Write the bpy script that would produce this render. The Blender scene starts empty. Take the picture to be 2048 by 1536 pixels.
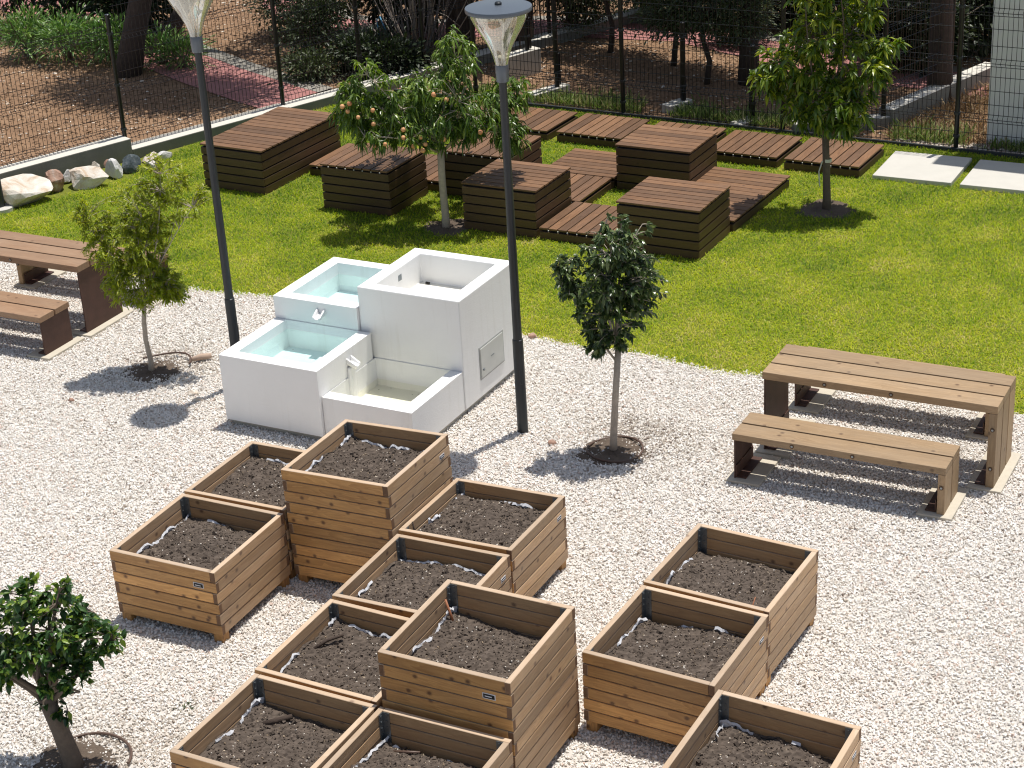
import bpy, math, random
import numpy as np
from mathutils import Vector, noise as mnoise

# ---------------------------------------------------------------- camera, sky, sun, exposure
SC = bpy.context.scene
COL = SC.collection
CAM_POS = (8.7614, -9.6459, 7.6449)
CAM_ROT = (1.13786, 0.05458, 0.46669)
FPX = 3743.2
cd = bpy.data.cameras.new('camera'); cam = bpy.data.objects.new('camera', cd); COL.objects.link(cam)
cam.location = CAM_POS; cam.rotation_euler = CAM_ROT
cd.sensor_fit = 'HORIZONTAL'; cd.sensor_width = 36.0; cd.lens = 36.0 * FPX / 2048.0
cd.clip_start = 0.1; cd.clip_end = 500
SC.camera = cam
SUN = Vector((0.330, 0.883, 3.966)).normalized()
w = bpy.data.worlds.new('World'); SC.world = w; w.use_nodes = True
wn = w.node_tree; bg = wn.nodes['Background']
sky = wn.nodes.new('ShaderNodeTexSky'); sky.sky_type = 'NISHITA'; sky.sun_disc = False
sky.sun_elevation = math.asin(SUN.z); sky.sun_rotation = math.atan2(SUN.x, SUN.y)
hsv = wn.nodes.new('ShaderNodeHueSaturation'); hsv.inputs['Saturation'].default_value = .72
wn.links.new(sky.outputs[0], hsv.inputs['Color']); wn.links.new(hsv.outputs[0], bg.inputs[0]); bg.inputs[1].default_value = 0.105
sl = bpy.data.lights.new('sun', 'SUN'); so = bpy.data.objects.new('sun', sl); COL.objects.link(so)
sl.energy = 4.7; sl.angle = math.radians(0.5); sl.color = (1.0, 0.955, 0.89)
so.rotation_euler = (-SUN).to_track_quat('-Z', 'Y').to_euler(); so.location = (0, 0, 30)
SC.view_settings.view_transform = 'Standard'; SC.view_settings.look = 'None'
SC.view_settings.exposure = 0.08; SC.view_settings.gamma = 1.0
SC.cycles.transparent_max_bounces = 24; SC.cycles.filter_width = 1.15
SC.cycles.max_bounces = 8; SC.cycles.diffuse_bounces = 4

RV = np.array([0.8931, 0.4499, 0.0]); DV = np.array([-0.4499, 0.8931, 0.0])   # across / away from the viewer

def _rot(e):
    a, b, c = e
    ca, sa, cb, sb, cc, sc_ = math.cos(a), math.sin(a), math.cos(b), math.sin(b), math.cos(c), math.sin(c)
    return np.array([[cc, -sc_, 0], [sc_, cc, 0], [0, 0, 1]]) @ np.array([[cb, 0, sb], [0, 1, 0], [-sb, 0, cb]]) @ np.array([[1, 0, 0], [0, ca, -sa], [0, sa, ca]])
_R = _rot(CAM_ROT)
def seen(X, m=160):
    """which ground points lie in or near the photographed part of the garden (used only to limit how much is built)"""
    c = (X - np.array(CAM_POS)) @ _R
    x = 1024 + FPX * c[:, 0] / -c[:, 2]; y = 768 - FPX * c[:, 1] / -c[:, 2]
    return (x > -m) & (x < 2048 + m) & (y > -m) & (y < 1536 + m)

# ---------------------------------------------------------------- object helpers
def tag(o, label=None, cat=None, group=None, kind=None):
    if label: o['label'] = label
    if cat: o['category'] = cat
    if group: o['group'] = group
    if kind: o['kind'] = kind
    return o

def empty(name, loc=(0, 0, 0), rot=(0, 0, 0), label=None, cat=None, group=None):
    o = bpy.data.objects.new(name, None); COL.objects.link(o)
    o.location = loc; o.rotation_euler = rot; o.empty_display_size = 0.2
    return tag(o, label, cat, group)

def np_obj(name, V, faces, mats, parent=None, tint=None, uv=None, smooth=False, midx=None):
    """faces: list of int arrays (n,k)"""
    me = bpy.data.meshes.new(name)
    V = np.asarray(V, dtype=np.float32)
    faces = [np.asarray(f, dtype=np.int32) for f in faces if len(f)]
    me.vertices.add(len(V)); me.vertices.foreach_set('co', V.ravel())
    loops = np.concatenate([f.ravel() for f in faces]); tot = np.concatenate([np.full(len(f), f.shape[1], np.int32) for f in faces])
    start = np.concatenate([[0], np.cumsum(tot)[:-1]]).astype(np.int32)
    me.loops.add(len(loops)); me.loops.foreach_set('vertex_index', loops)
    me.polygons.add(len(tot)); me.polygons.foreach_set('loop_start', start); me.polygons.foreach_set('loop_total', tot)
    if midx is not None: me.polygons.foreach_set('material_index', np.asarray(midx, np.int32))
    me.polygons.foreach_set('use_smooth', np.full(len(tot), bool(smooth)))
    me.update(calc_edges=True)
    if tint is not None:
        a = me.attributes.new('tint', 'FLOAT', 'POINT'); a.data.foreach_set('value', np.asarray(tint, np.float32))
    if uv is not None:
        l = me.uv_layers.new(name='UVMap'); l.data.foreach_set('uv', np.asarray(uv, np.float32).ravel())
    for m in (mats if isinstance(mats, (list, tuple)) else [mats]): me.materials.append(m)
    o = bpy.data.objects.new(name, me); COL.objects.link(o)
    if parent: o.parent = parent
    return o

class MB:
    """collects boxes, boards and tubes and links them as one mesh object"""
    def __init__(s): s.v = []; s.f = []; s.uv = []; s.t = []; s.mi = []
    def add(s, vs, fs, uvs=None, t=None, mi=0):
        o = len(s.v); s.v += [tuple(v) for v in vs]
        if t is None: t = random.random()
        s.t += [t] * len(vs)
        for k, f in enumerate(fs):
            s.f.append(tuple(i + o for i in f)); s.mi.append(mi)
            s.uv += (uvs[k] if uvs else [(0, 0)] * len(f))
    def board(s, o, a, b, c, mi=0, t=None, top=None, end=None):
        """box from corner o: a = vector along the grain, b = across, c = thickness"""
        o, a, b, c = map(np.array, (o, a, b, c))
        o = o.astype(float); a = a.astype(float); b = b.astype(float); c = c.astype(float)
        if np.dot(np.cross(a, b), c) < 0: o = o + c; c = -c
        la, lb, lc = (np.linalg.norm(q) for q in (a, b, c))
        P = [o, o + a, o + a + b, o + b, o + c, o + a + c, o + a + b + c, o + b + c]
        u0, v0 = random.random() * 40, random.random() * 40
        def q(x, y): return (u0 + x, v0 + y)
        fs = [(0, 3, 2, 1), (4, 5, 6, 7), (0, 1, 5, 4), (3, 7, 6, 2), (0, 4, 7, 3), (1, 2, 6, 5)]
        uv = [[q(0, 0), q(0, lb), q(la, lb), q(la, 0)], [q(0, 3), q(la, 3), q(la, 3 + lb), q(0, 3 + lb)],
              [q(0, 5), q(la, 5), q(la, 5 + lc), q(0, 5 + lc)], [q(0, 7), q(0, 7 + lc), q(la, 7 + lc), q(la, 7)],
              [q(0, 9), q(.02, 9), q(.02, 9 + lb), q(0, 9 + lb)], [q(.1, 9), q(.1, 9 + lb), q(.12, 9 + lb), q(.12, 9)]]
        s.add(P, fs, uv, t, mi)
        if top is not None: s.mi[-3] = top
        if end is not None: s.mi[-2] = s.mi[-1] = end
    def box(s, x0, y0, z0, x1, y1, z1, mi=0, t=None):
        s.board((x0, y0, z0), (x1 - x0, 0, 0), (0, y1 - y0, 0), (0, 0, z1 - z0), mi, t)
    def tube(s, pts, rad, n=8, cap=True, mi=0, t=None):
        pts = [Vector([float(q) for q in p]) for p in pts]; rad = [float(q) for q in rad] if hasattr(rad, "__len__") else rad
        if not hasattr(rad, '__len__'): rad = [rad] * len(pts)
        vs = []; ref = Vector((0.31, 0.17, 0.93))
        for i, p in enumerate(pts):
            d = (pts[min(i + 1, len(pts) - 1)] - pts[max(i - 1, 0)]).normalized()
            if abs(d.dot(ref)) > .98: ref = Vector((1, 0, 0))
            x = d.cross(ref).normalized(); y = d.cross(x)
            ref = y.cross(d) if False else ref
            for k in range(n):
                a = 2 * math.pi * k / n
                vs.append(p + rad[i] * (x * math.cos(a) + y * math.sin(a)))
        fs = []; uv = []; L = 0
        for i in range(len(pts) - 1):
            l2 = L + (pts[i + 1] - pts[i]).length
            for k in range(n):
                fs.append((i * n + k, (i + 1) * n + k, (i + 1) * n + (k + 1) % n, i * n + (k + 1) % n))
                uv.append([(L, k / n), (l2, k / n), (l2, (k + 1) / n), (L, (k + 1) / n)])
            L = l2
        if cap:
            fs.append(tuple(range(n))); uv.append([(0, 0)] * n)
            fs.append(tuple(range(len(vs) - 1, len(vs) - n - 1, -1))); uv.append([(0, 0)] * n)
        s.add(vs, fs, uv, t, mi)
    def lathe(s, prof, c=(0, 0, 0), n=40, mi=0, t=None, cap=True):
        vs = []
        for r, z in prof:
            for k in range(n):
                a = 2 * math.pi * k / n; vs.append((c[0] + r * math.cos(a), c[1] + r * math.sin(a), c[2] + z))
        fs = []
        for i in range(len(prof) - 1):
            for k in range(n): fs.append((i * n + k, i * n + (k + 1) % n, (i + 1) * n + (k + 1) % n, (i + 1) * n + k))
        if cap:
            fs.append(tuple(range(n - 1, -1, -1))); fs.append(tuple(range(len(vs) - n, len(vs))))
        s.add(vs, fs, None, t, mi)
    def build(s, name, mats, parent=None, smooth=False, bevel=0, seg=1):
        me = bpy.data.meshes.new(name); me.from_pydata(s.v, [], s.f)
        l = me.uv_layers.new(name='UVMap'); l.data.foreach_set('uv', np.array(s.uv, np.float32).ravel())
        a = me.attributes.new('tint', 'FLOAT', 'POINT'); a.data.foreach_set('value', np.array(s.t, np.float32))
        me.polygons.foreach_set('material_index', np.array(s.mi, np.int32))
        if smooth: me.polygons.foreach_set('use_smooth', np.full(len(s.f), True))
        me.update()
        for m in (mats if isinstance(mats, (list, tuple)) else [mats]): me.materials.append(m)
        o = bpy.data.objects.new(name, me); COL.objects.link(o)
        if parent: o.parent = parent
        if bevel:
            b = o.modifiers.new('bevel', 'BEVEL'); b.width = bevel; b.segments = seg; b.limit_method = 'ANGLE'; b.angle_limit = math.radians(40)
        if smooth == 'auto':
            e = o.modifiers.new('split', 'EDGE_SPLIT'); e.split_angle = math.radians(35)
        return o

def quats(n, rng):
    q = rng.normal(size=(n, 4)); q /= np.linalg.norm(q, axis=1)[:, None]
    w_, x, y, z = q.T
    return np.stack([np.stack([1 - 2 * (y * y + z * z), 2 * (x * y - z * w_), 2 * (x * z + y * w_)], -1),
                     np.stack([2 * (x * y + z * w_), 1 - 2 * (x * x + z * z), 2 * (y * z - x * w_)], -1),
                     np.stack([2 * (x * z - y * w_), 2 * (y * z + x * w_), 1 - 2 * (x * x + y * y)], -1)], 1)

CUBE = np.array([[-1, -1, -1], [1, -1, -1], [1, 1, -1], [-1, 1, -1], [-1, -1, 1], [1, -1, 1], [1, 1, 1], [-1, 1, 1]], float)
CUBEF = np.array([[0, 3, 2, 1], [4, 5, 6, 7], [0, 1, 5, 4], [1, 2, 6, 5], [2, 3, 7, 6], [3, 0, 4, 7]])
def chips(P, size, rng, squash=(1, .75, .55), flat=False, jit=(.35, .95)):
    """little angular stones at points P"""
    n = len(P)
    V = CUBE[None] * rng.uniform(jit[0], jit[1], (n, 8, 3)) * np.array(squash)
    if flat:
        a = rng.uniform(0, 2 * np.pi, n); t = rng.normal(0, .25, n)
        R = np.zeros((n, 3, 3)); R[:, 0, 0] = np.cos(a); R[:, 0, 1] = -np.sin(a); R[:, 1, 0] = np.sin(a); R[:, 1, 1] = np.cos(a); R[:, 2, 2] = 1
        T = np.zeros((n, 3, 3)); T[:, 0, 0] = 1; T[:, 1, 1] = np.cos(t); T[:, 1, 2] = -np.sin(t); T[:, 2, 1] = np.sin(t); T[:, 2, 2] = np.cos(t)
        R = R @ T
    else: R = quats(n, rng)
    V = np.einsum('nij,nkj->nki', R, V) * np.asarray(size)[:, None, None] + P[:, None, :]
    F = (CUBEF[None] + (np.arange(n) * 8)[:, None, None]).reshape(-1, 4)
    return V.reshape(-1, 3), F

def leaves(P, D, L, W, rng, droop=.25, fold=.25):
    """leaf blades: 8 vertices, folded along the midrib and bending down towards the tip"""
    n = len(P)
    D = D / (np.linalg.norm(D, axis=1)[:, None] + 1e-9)
    up = np.array([0, 0, 1.0]) + rng.normal(0, .45, (n, 3))
    S = np.cross(D, up); S /= np.linalg.norm(S, axis=1)[:, None] + 1e-9
    U = np.cross(S, D)
    L = np.asarray(L)[:, None]; W = np.asarray(W)[:, None]
    g = np.array([0, 0, -1.0])[None]
    m = lambda t: P + D * L * t + g * L * droop * t * t
    s = lambda t, k, sg: m(t) + S * W * k * sg + U * W * fold * k
    V = np.stack([m(0), m(.36), m(.7), m(1.0), s(.36, .5, -1), s(.7, .36, -1), s(.36, .5, 1), s(.7, .36, 1)], 1)
    b = (np.arange(n) * 8)[:, None]
    tr = np.concatenate([b + np.array([[0, 4, 1]]), b + np.array([[0, 1, 6]]), b + np.array([[2, 5, 3]]), b + np.array([[2, 3, 7]])])
    qd = np.concatenate([b + np.array([[1, 4, 5, 2]]), b + np.array([[1, 2, 7, 6]])])
    return V.reshape(-1, 3), tr, qd

# ---------------------------------------------------------------- material helpers
def new_mat(name):
    m = bpy.data.materials.new(name); m.use_nodes = True
    nt = m.node_tree; return m, nt, nt.nodes['Principled BSDF'], nt.nodes['Material Output']
def nd(nt, typ, ins=None, **at):
    n = nt.nodes.new(typ)
    for k, v in at.items(): setattr(n, k, v)
    for k, v in (ins or {}).items():
        if hasattr(v, 'is_output'): nt.links.new(v, n.inputs[k])
        else: n.inputs[k].default_value = v
    return n
def ramp(nt, fac, stops, interp='LINEAR'):
    n = nt.nodes.new('ShaderNodeValToRGB'); cr = n.color_ramp; cr.interpolation = interp
    while len(cr.elements) < len(stops): cr.elements.new(0.5)
    for e, (p, c) in zip(cr.elements, stops): e.position = p; e.color = (*c, 1) if len(c) == 3 else c
    nt.links.new(fac, n.inputs[0]); return n.outputs[0]
def math_(nt, op, a, b=None):
    n = nt.nodes.new('ShaderNodeMath'); n.operation = op
    for i, v in enumerate([a, b]):
        if v is None: continue
        if hasattr(v, 'is_output'): nt.links.new(v, n.inputs[i])
        else: n.inputs[i].default_value = v
    return n.outputs[0]
def mixc(nt, fac, a, b, blend='MIX'):
    n = nt.nodes.new('ShaderNodeMix'); n.data_type = 'RGBA'; n.blend_type = blend
    for i, v in ((0, fac), (6, a), (7, b)):
        if hasattr(v, 'is_output'): nt.links.new(v, n.inputs[i])
        else: n.inputs[i].default_value = v if i == 0 else (*v, 1)
    return n.outputs[2]
def attr(nt): return nd(nt, 'ShaderNodeAttribute', attribute_name='tint').outputs['Fac']
def bump(nt, b, h, strength=.3, dist=.01):
    n = nd(nt, 'ShaderNodeBump', {'Strength': strength, 'Distance': dist, 'Height': h}); nt.links.new(n.outputs[0], b.inputs['Normal'])
def noise(nt, vec, scale, detail=4, rough=.55, dist=0):
    i = {'Scale': scale, 'Detail': detail, 'Roughness': rough, 'Distortion': dist}
    if vec is not None: i['Vector'] = vec
    return nd(nt, 'ShaderNodeTexNoise', i).outputs[0]
def objco(nt): return nd(nt, 'ShaderNodeTexCoord').outputs['Object']
def world(nt): return nd(nt, 'ShaderNodeNewGeometry').outputs['Position']

def wood(name, light, dark, knot, rough=.62, knots=.55, grey=(.3, .26, .22), greyamt=.25, tintamt=.35, scale=1.0):
    m, nt, b, out = new_mat(name)
    uv = nd(nt, 'ShaderNodeTexCoord').outputs['UV']
    def mp(sx, sy): return nd(nt, 'ShaderNodeMapping', {'Vector': uv, 'Scale': (sx * scale, sy * scale, 1)}).outputs[0]
    band = noise(nt, mp(.9, 9), 1.6, 2, .5, .6)
    ring = math_(nt, 'FRACT', math_(nt, 'MULTIPLY', band, 7.0))
    ring = math_(nt, 'SMOOTH_MIN', ring, .85)
    fine = noise(nt, mp(2.2, 48), 1.0, 5, .7)
    blot = noise(nt, mp(2.2, 6), 1.0, 3, .6)
    f = math_(nt, 'ADD', math_(nt, 'MULTIPLY', ring, .45), math_(nt, 'MULTIPLY', fine, .65))
    f = math_(nt, 'ADD', f, math_(nt, 'MULTIPLY', math_(nt, 'SUBTRACT', blot, .5), .7))
    col = mixc(nt, f, light, dark)
    vo = nd(nt, 'ShaderNodeTexVoronoi', {'Vector': mp(7.5, 8.5), 'Scale': 1.0, 'Randomness': 1.0}, voronoi_dimensions='2D')
    kd = ramp(nt, vo.outputs['Distance'], [(0.07, (1, 1, 1)), (.12, (.55, .55, .55)), (.20, (0, 0, 0))])
    sel = math_(nt, 'GREATER_THAN', nd(nt, 'ShaderNodeSeparateColor', {0: vo.outputs['Color']}).outputs[0], 1 - knots)
    col = mixc(nt, math_(nt, 'MULTIPLY', math_(nt, 'MULTIPLY', kd, sel), .85), col, knot)
    gz = ramp(nt, noise(nt, mp(1.1, 3.2), 1.0, 5, .7), [(.38, (0, 0, 0)), (.68, (1, 1, 1))])
    col = mixc(nt, math_(nt, 'MULTIPLY', gz, greyamt), col, grey)
    tv = math_(nt, 'ADD', math_(nt, 'MULTIPLY', attr(nt), tintamt), 1 - tintamt / 2)
    hs = nd(nt, 'ShaderNodeHueSaturation', {'Color': col, 'Value': tv}); nt.links.new(hs.outputs[0], b.inputs['Base Color'])
    b.inputs['Roughness'].default_value = rough
    bump(nt, b, f, .25, .004)
    return m

def simple(name, col, rough=.5, metal=0, var=.12, scale=8, bs=.0, bscale=60, spec=.5):
    m, nt, b, out = new_mat(name)
    n = noise(nt, objco(nt), scale, 5, .6)
    c = mixc(nt, n, tuple(max(0, x * (1 - var)) for x in col), tuple(min(1, x * (1 + var)) for x in col))
    nt.links.new(c, b.inputs['Base Color'])
    b.inputs['Roughness'].default_value = rough; b.inputs['Metallic'].default_value = metal
    b.inputs['Specular IOR Level'].default_value = spec
    if bs: bump(nt, b, noise(nt, objco(nt), bscale, 4, .6), bs, .01)
    return m

def tinted(name, stops, rough=.7, trans=0, patch=0, pscale=.6, spec=.4, transcol=None):
    """colour picked per stone or leaf by its 'tint', shifted by broad patches"""
    m, nt, b, out = new_mat(name)
    f = attr(nt)
    if patch: f = math_(nt, 'ADD', f, math_(nt, 'MULTIPLY', math_(nt, 'SUBTRACT', noise(nt, world(nt), pscale, 4, .6), .5), patch))
    c = ramp(nt, f, stops)
    nt.links.new(c, b.inputs['Base Color'])
    b.inputs['Roughness'].default_value = rough; b.inputs['Specular IOR Level'].default_value = spec
    if trans:
        tl = nd(nt, 'ShaderNodeBsdfTranslucent')
        hs = nd(nt, 'ShaderNodeHueSaturation', {'Color': c, 'Saturation': 1.15, 'Value': 1.5}); nt.links.new(hs.outputs[0], tl.inputs[0])
        mx = nd(nt, 'ShaderNodeMixShader', {0: trans, 1: b.outputs[0], 2: tl.outputs[0]})
        nt.links.new(mx.outputs[0], out.inputs[0])
    return m

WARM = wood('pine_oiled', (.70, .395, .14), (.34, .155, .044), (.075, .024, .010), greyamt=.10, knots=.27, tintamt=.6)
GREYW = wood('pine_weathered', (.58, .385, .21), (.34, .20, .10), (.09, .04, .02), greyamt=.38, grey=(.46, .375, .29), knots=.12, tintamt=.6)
MIDW = wood('pine_brown_bounce', (.56, .35, .165), (.34, .19, .085), (.10, .045, .02), greyamt=.15, knots=.12, tintamt=.4)  # back boards: less weathered, with brown soil bounce put into the colour
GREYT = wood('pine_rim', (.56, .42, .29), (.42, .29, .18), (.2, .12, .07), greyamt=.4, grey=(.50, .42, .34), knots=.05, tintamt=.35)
ENDB = simple('board_ends', (.17, .095, .052), .85, var=.35, scale=30)
TABLEW = wood('table_pine', (.44, .30, .168), (.25, .158, .08), (.10, .05, .022), greyamt=.3, grey=(.30, .245, .18), knots=.10)
REDW = wood('table_redwood', (.33, .20, .115), (.20, .112, .06), (.10, .048, .022), greyamt=.3, grey=(.29, .22, .155), knots=.08)
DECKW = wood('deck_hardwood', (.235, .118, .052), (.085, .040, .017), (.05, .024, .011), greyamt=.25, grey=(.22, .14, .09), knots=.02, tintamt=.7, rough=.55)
SLATW = wood('slat_hardwood_shaded', (.105, .060, .026), (.055, .029, .012), (.04, .02, .008), greyamt=.15, grey=(.10, .064, .036), knots=.02, tintamt=.35, rough=.5)  # darker than the tops: shade on the sides is put into the colour
RECESSW = simple('bolt_recess_shade', (.10, .055, .03), .8, var=.3, scale=40)
DARK = simple('dark_void', (.012, .011, .010), .9)
BLACKM = simple('black_metal', (.014, .015, .017), .28, .3, spec=.5)
LAMPM = simple('lamp_paint', (.032, .037, .042), .42, .35, var=.1)
LAMPG = simple('lamp_grey_paint', (.12, .14, .165), .35, .4, var=.06)
GALV = simple('galvanised_steel', (.26, .29, .31), .42, .85, var=.3, scale=30)
CORTEN = simple('rusted_steel', (.075, .034, .024), .6, .15, var=.5, scale=6, bs=.15)
CONC = simple('concrete_footing', (.52, .47, .38), .85, var=.18, scale=12, bs=.3)
SLAB = simple('slab_concrete', (.54, .52, .47), .85, var=.09, scale=5, bs=.2, bscale=90)
CAPT = simple('wall_top', (.60, .57, .50), .9, var=.10, scale=9, bs=.2)
WALLC = simple('wall_concrete_shaded', (.19, .19, .165), .9, var=.3, scale=3, bs=.4, bscale=30)  # wall sides, with their shade darkened into the concrete colour
CAPC = simple('wall_concrete', (.46, .435, .375), .9, var=.22, scale=4, bs=.4, bscale=30)
GREYWALL = simple('wall_render', (.74, .74, .72), .9, var=.05, scale=3, bs=.1)
LINER = simple('liner_fabric', (.62, .63, .66), .8, var=.25, scale=25)
LINERK = simple('liner_black', (.03, .032, .036), .7)
HOSE = simple('brown_hose', (.10, .06, .042), .5, var=.3)
WHITEP = simple('white_plastic', (.8, .8, .8), .35, var=.03)
BLUE = simple('blue_rope', (.08, .28, .45), .6)
TIEW = simple('pale_tie', (.62, .62, .55), .7)
STICKO = simple('orange_stick', (.33, .13, .06), .6)
BARKD = simple('dark_bark', (.05, .033, .024), .9, var=.5, scale=30, bs=.5)

def white_render():
    m, nt, b, out = new_mat('white_render')
    co = objco(nt)
    n1 = noise(nt, co, 3.0, 6, .65); n2 = noise(nt, nd(nt, 'ShaderNodeMapping', {'Vector': co, 'Scale': (6, 6, 22), 'Rotation': (.5, .4, .2)}).outputs[0], 1.0, 5, .7, 1.2)
    c = mixc(nt, n1, (.80, .795, .78), (.87, .87, .86))
    st = ramp(nt, noise(nt, nd(nt, 'ShaderNodeMapping', {'Vector': co, 'Scale': (9, 9, .9)}).outputs[0], 1.0, 5, .65), [(.56, (0, 0, 0)), (.75, (1, 1, 1))])
    c = mixc(nt, math_(nt, 'MULTIPLY', st, .35), c, (.66, .645, .60)); nt.links.new(c, b.inputs['Base Color'])
    b.inputs['Roughness'].default_value = .6
    bump(nt, b, math_(nt, 'ADD', n2, math_(nt, 'MULTIPLY', noise(nt, co, 60, 3, .6), .4)), .22, .01)
    return m
WHITE = white_render()
CREAM = simple('basin_floor', (.80, .78, .71), .7, var=.08, scale=6)
AQUA = simple('basin_aqua_floor', (.76, .81, .81), .6, var=.06, scale=9)
def speck(m_):
    nt = m_.node_tree; b = nt.nodes['Principled BSDF']; src = b.inputs['Base Color'].links[0].from_socket
    vo = nd(nt, 'ShaderNodeTexVoronoi', {'Vector': objco(nt), 'Scale': 22.0})
    sel = math_(nt, 'GREATER_THAN', nd(nt, 'ShaderNodeSeparateColor', {0: vo.outputs['Color']}).outputs[0], .86)
    f = math_(nt, 'MULTIPLY', ramp(nt, vo.outputs['Distance'], [(.10, (1, 1, 1)), (.2, (0, 0, 0))]), sel)
    nt.links.new(mixc(nt, math_(nt, 'MULTIPLY', f, .75), src, (.20, .17, .11)), b.inputs['Base Color'])
speck(AQUA); speck(CREAM)
def water_mat(name, tintc):
    m, nt, b, out = new_mat(name); nt.nodes.remove(b)
    tr = nd(nt, 'ShaderNodeBsdfTransparent', {0: (*tintc, 1)})
    gl = nd(nt, 'ShaderNodeBsdfGlossy', {0: (1, 1, 1, 1), 'Roughness': .02})
    bp = nd(nt, 'ShaderNodeBump', {'Strength': .06, 'Distance': .02, 'Height': noise(nt, objco(nt), 9, 3)})
    nt.links.new(bp.outputs[0], gl.inputs['Normal'])
    fr = nd(nt, 'ShaderNodeFresnel', {'IOR': 1.33, 'Normal': bp.outputs[0]})
    mx = nd(nt, 'ShaderNodeMixShader', {0: fr.outputs[0], 1: tr.outputs[0], 2: gl.outputs[0]})
    nt.links.new(mx.outputs[0], out.inputs[0]); return m
WATER = water_mat('water', (.80, .94, .94)); WATER2 = water_mat('shallow_water', (.93, .94, .88))
def glass_mat():
    m, nt, b, out = new_mat('lamp_glass'); nt.nodes.remove(b)
    tr = nd(nt, 'ShaderNodeBsdfTransparent', {0: (.90, .90, .82, 1)})
    gl = nd(nt, 'ShaderNodeBsdfGlossy', {0: (.95, .97, 1, 1), 'Roughness': .04})
    df = nd(nt, 'ShaderNodeBsdfDiffuse', {0: (.62, .60, .48, 1)})
    lw = nd(nt, 'ShaderNodeLayerWeight', {'Blend': .35})
    m1 = nd(nt, 'ShaderNodeMixShader', {0: .26, 1: tr.outputs[0], 2: df.outputs[0]})
    f = math_(nt, 'ADD', math_(nt, 'MULTIPLY', lw.outputs['Facing'], .7), .10)
    m2 = nd(nt, 'ShaderNodeMixShader', {0: f, 1: m1.outputs[0], 2: gl.outputs[0]})
    nt.links.new(m2.outputs[0], out.inputs[0]); return m
GLASS = glass_mat()

GRAVEL = tinted('marble_gravel', [(0, (.26, .21, .17)), (.03, (.46, .40, .33)), (.10, (.62, .56, .49)), (.30, (.75, .705, .645)), (.6, (.81, .775, .725)), (.93, (.86, .835, .795)), (.98, (.74, .61, .53)), (1, (.62, .48, .40))], .75, patch=.22, pscale=.9)
GRASS = tinted('grass_blades', [(0, (.05, .12, .012)), (.18, (.13, .25, .018)), (.45, (.34, .43, .028)), (.75, (.53, .56, .042)), (.93, (.64, .58, .13)), (1, (.62, .52, .26))], .6, trans=.42, patch=.9, pscale=2.2, spec=.25)
SOILM = tinted('potting_soil', [(0, (.05, .039, .031)), (.5, (.105, .083, .067)), (.9, (.16, .127, .102)), (.965, (.24, .18, .12)), (.985, (.5, .42, .32)), (1, (.62, .58, .52))], .92, patch=.35, pscale=7, spec=.2)
LITTER = tinted('leaf_litter', [(0, (.09, .055, .035)), (.2, (.20, .125, .075)), (.7, (.30, .195, .12)), (.93, (.50, .40, .30)), (1, (.75, .68, .58))], .9, patch=.3, pscale=1.5, spec=.2)
STONEM = tinted('field_stone', [(0, (.34, .22, .16)), (.5, (.56, .50, .43)), (1, (.72, .67, .6))], .85, patch=.9, pscale=5)

def ground_mat(name, stops, scale, b_scale, bs=.6, det=6):
    m, nt, b, out = new_mat(name); co = world(nt)
    n1 = noise(nt, co, scale, det, .65); n2 = noise(nt, co, scale * 9, 5, .7)
    c = ramp(nt, math_(nt, 'ADD', math_(nt, 'MULTIPLY', n1, .6), math_(nt, 'MULTIPLY', n2, .4)), stops); nt.links.new(c, b.inputs['Base Color'])
    b.inputs['Roughness'].default_value = .92; b.inputs['Specular IOR Level'].default_value = .2
    bump(nt, b, noise(nt, co, b_scale, 4, .7), bs, .03); return m
GRAVELBASE = ground_mat('gravel_bed', [(.3, (.52, .48, .43)), (.6, (.68, .645, .60)), (.8, (.76, .73, .69))], 12, 60)
LAWNBASE = ground_mat('lawn_soil', [(.3, (.10, .12, .02)), (.6, (.20, .22, .03)), (.8, (.28, .26, .07))], 1.5, 50)
PARKG = ground_mat('park_soil', [(.25, (.15, .09, .055)), (.5, (.255, .155, .090)), (.75, (.34, .225, .14))], .8, 25)
REDP = ground_mat('red_paving', [(.3, (.30, .130, .120)), (.7, (.42, .205, .185))], 1.2, 60, .2)
GREYP = ground_mat('grey_paving', [(.3, (.22, .20, .17)), (.7, (.32, .30, .26))], 1.2, 60, .3)
PITSOIL = ground_mat('pit_soil', [(.3, (.075, .057, .043)), (.7, (.19, .145, .11))], 6, 40, .8)

# ---------------------------------------------------------------- ground
def poly(name, pts, z, m):
    n = len(pts)
    o = np_obj(name, [(x, y, z) for x, y in pts], [np.array([list(range(n))])], m)
    return tag(o, kind='structure')
poly('park_ground', [(-260, -120), (260, -120), (260, 320), (-260, 320)], -0.02, PARKG)
poly('gravel_ground', [(-30, -40), (30, -40), (30, 6.02), (-30, 6.3)], -0.004, GRAVELBASE)
WALLX = lambda y: -7.995 + (y - 7.914) * .4224          # front face of the retaining wall
def lawn_poly():
    P = [(-30, 6.35)] + [(x, 6.02 + .05 * math.sin(x * 1.7) + .04 * math.sin(x * 4.1) + (max(0, -3.5 - x) * .07)) for x in np.linspace(-9, 9, 60)] + [(30, 6.0), (30, 12.2), (6, 13.12), (-4.9, 13.62), (WALLX(13.6), 13.6), (WALLX(-6), -6 + 12)]
    return P
LEDGE = lambda x: 6.02 + .05 * np.sin(x * 1.7) + .04 * np.sin(x * 4.1) + np.maximum(0, -3.5 - x) * .07
poly('lawn', [(x, LEDGE(x)) for x in np.linspace(-9.2, 9, 60)] + [(9, 13.02), (5.4, 13.18), (-5.55, 13.66), (WALLX(6.4), 6.4)], -0.002, LAWNBASE)
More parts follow.
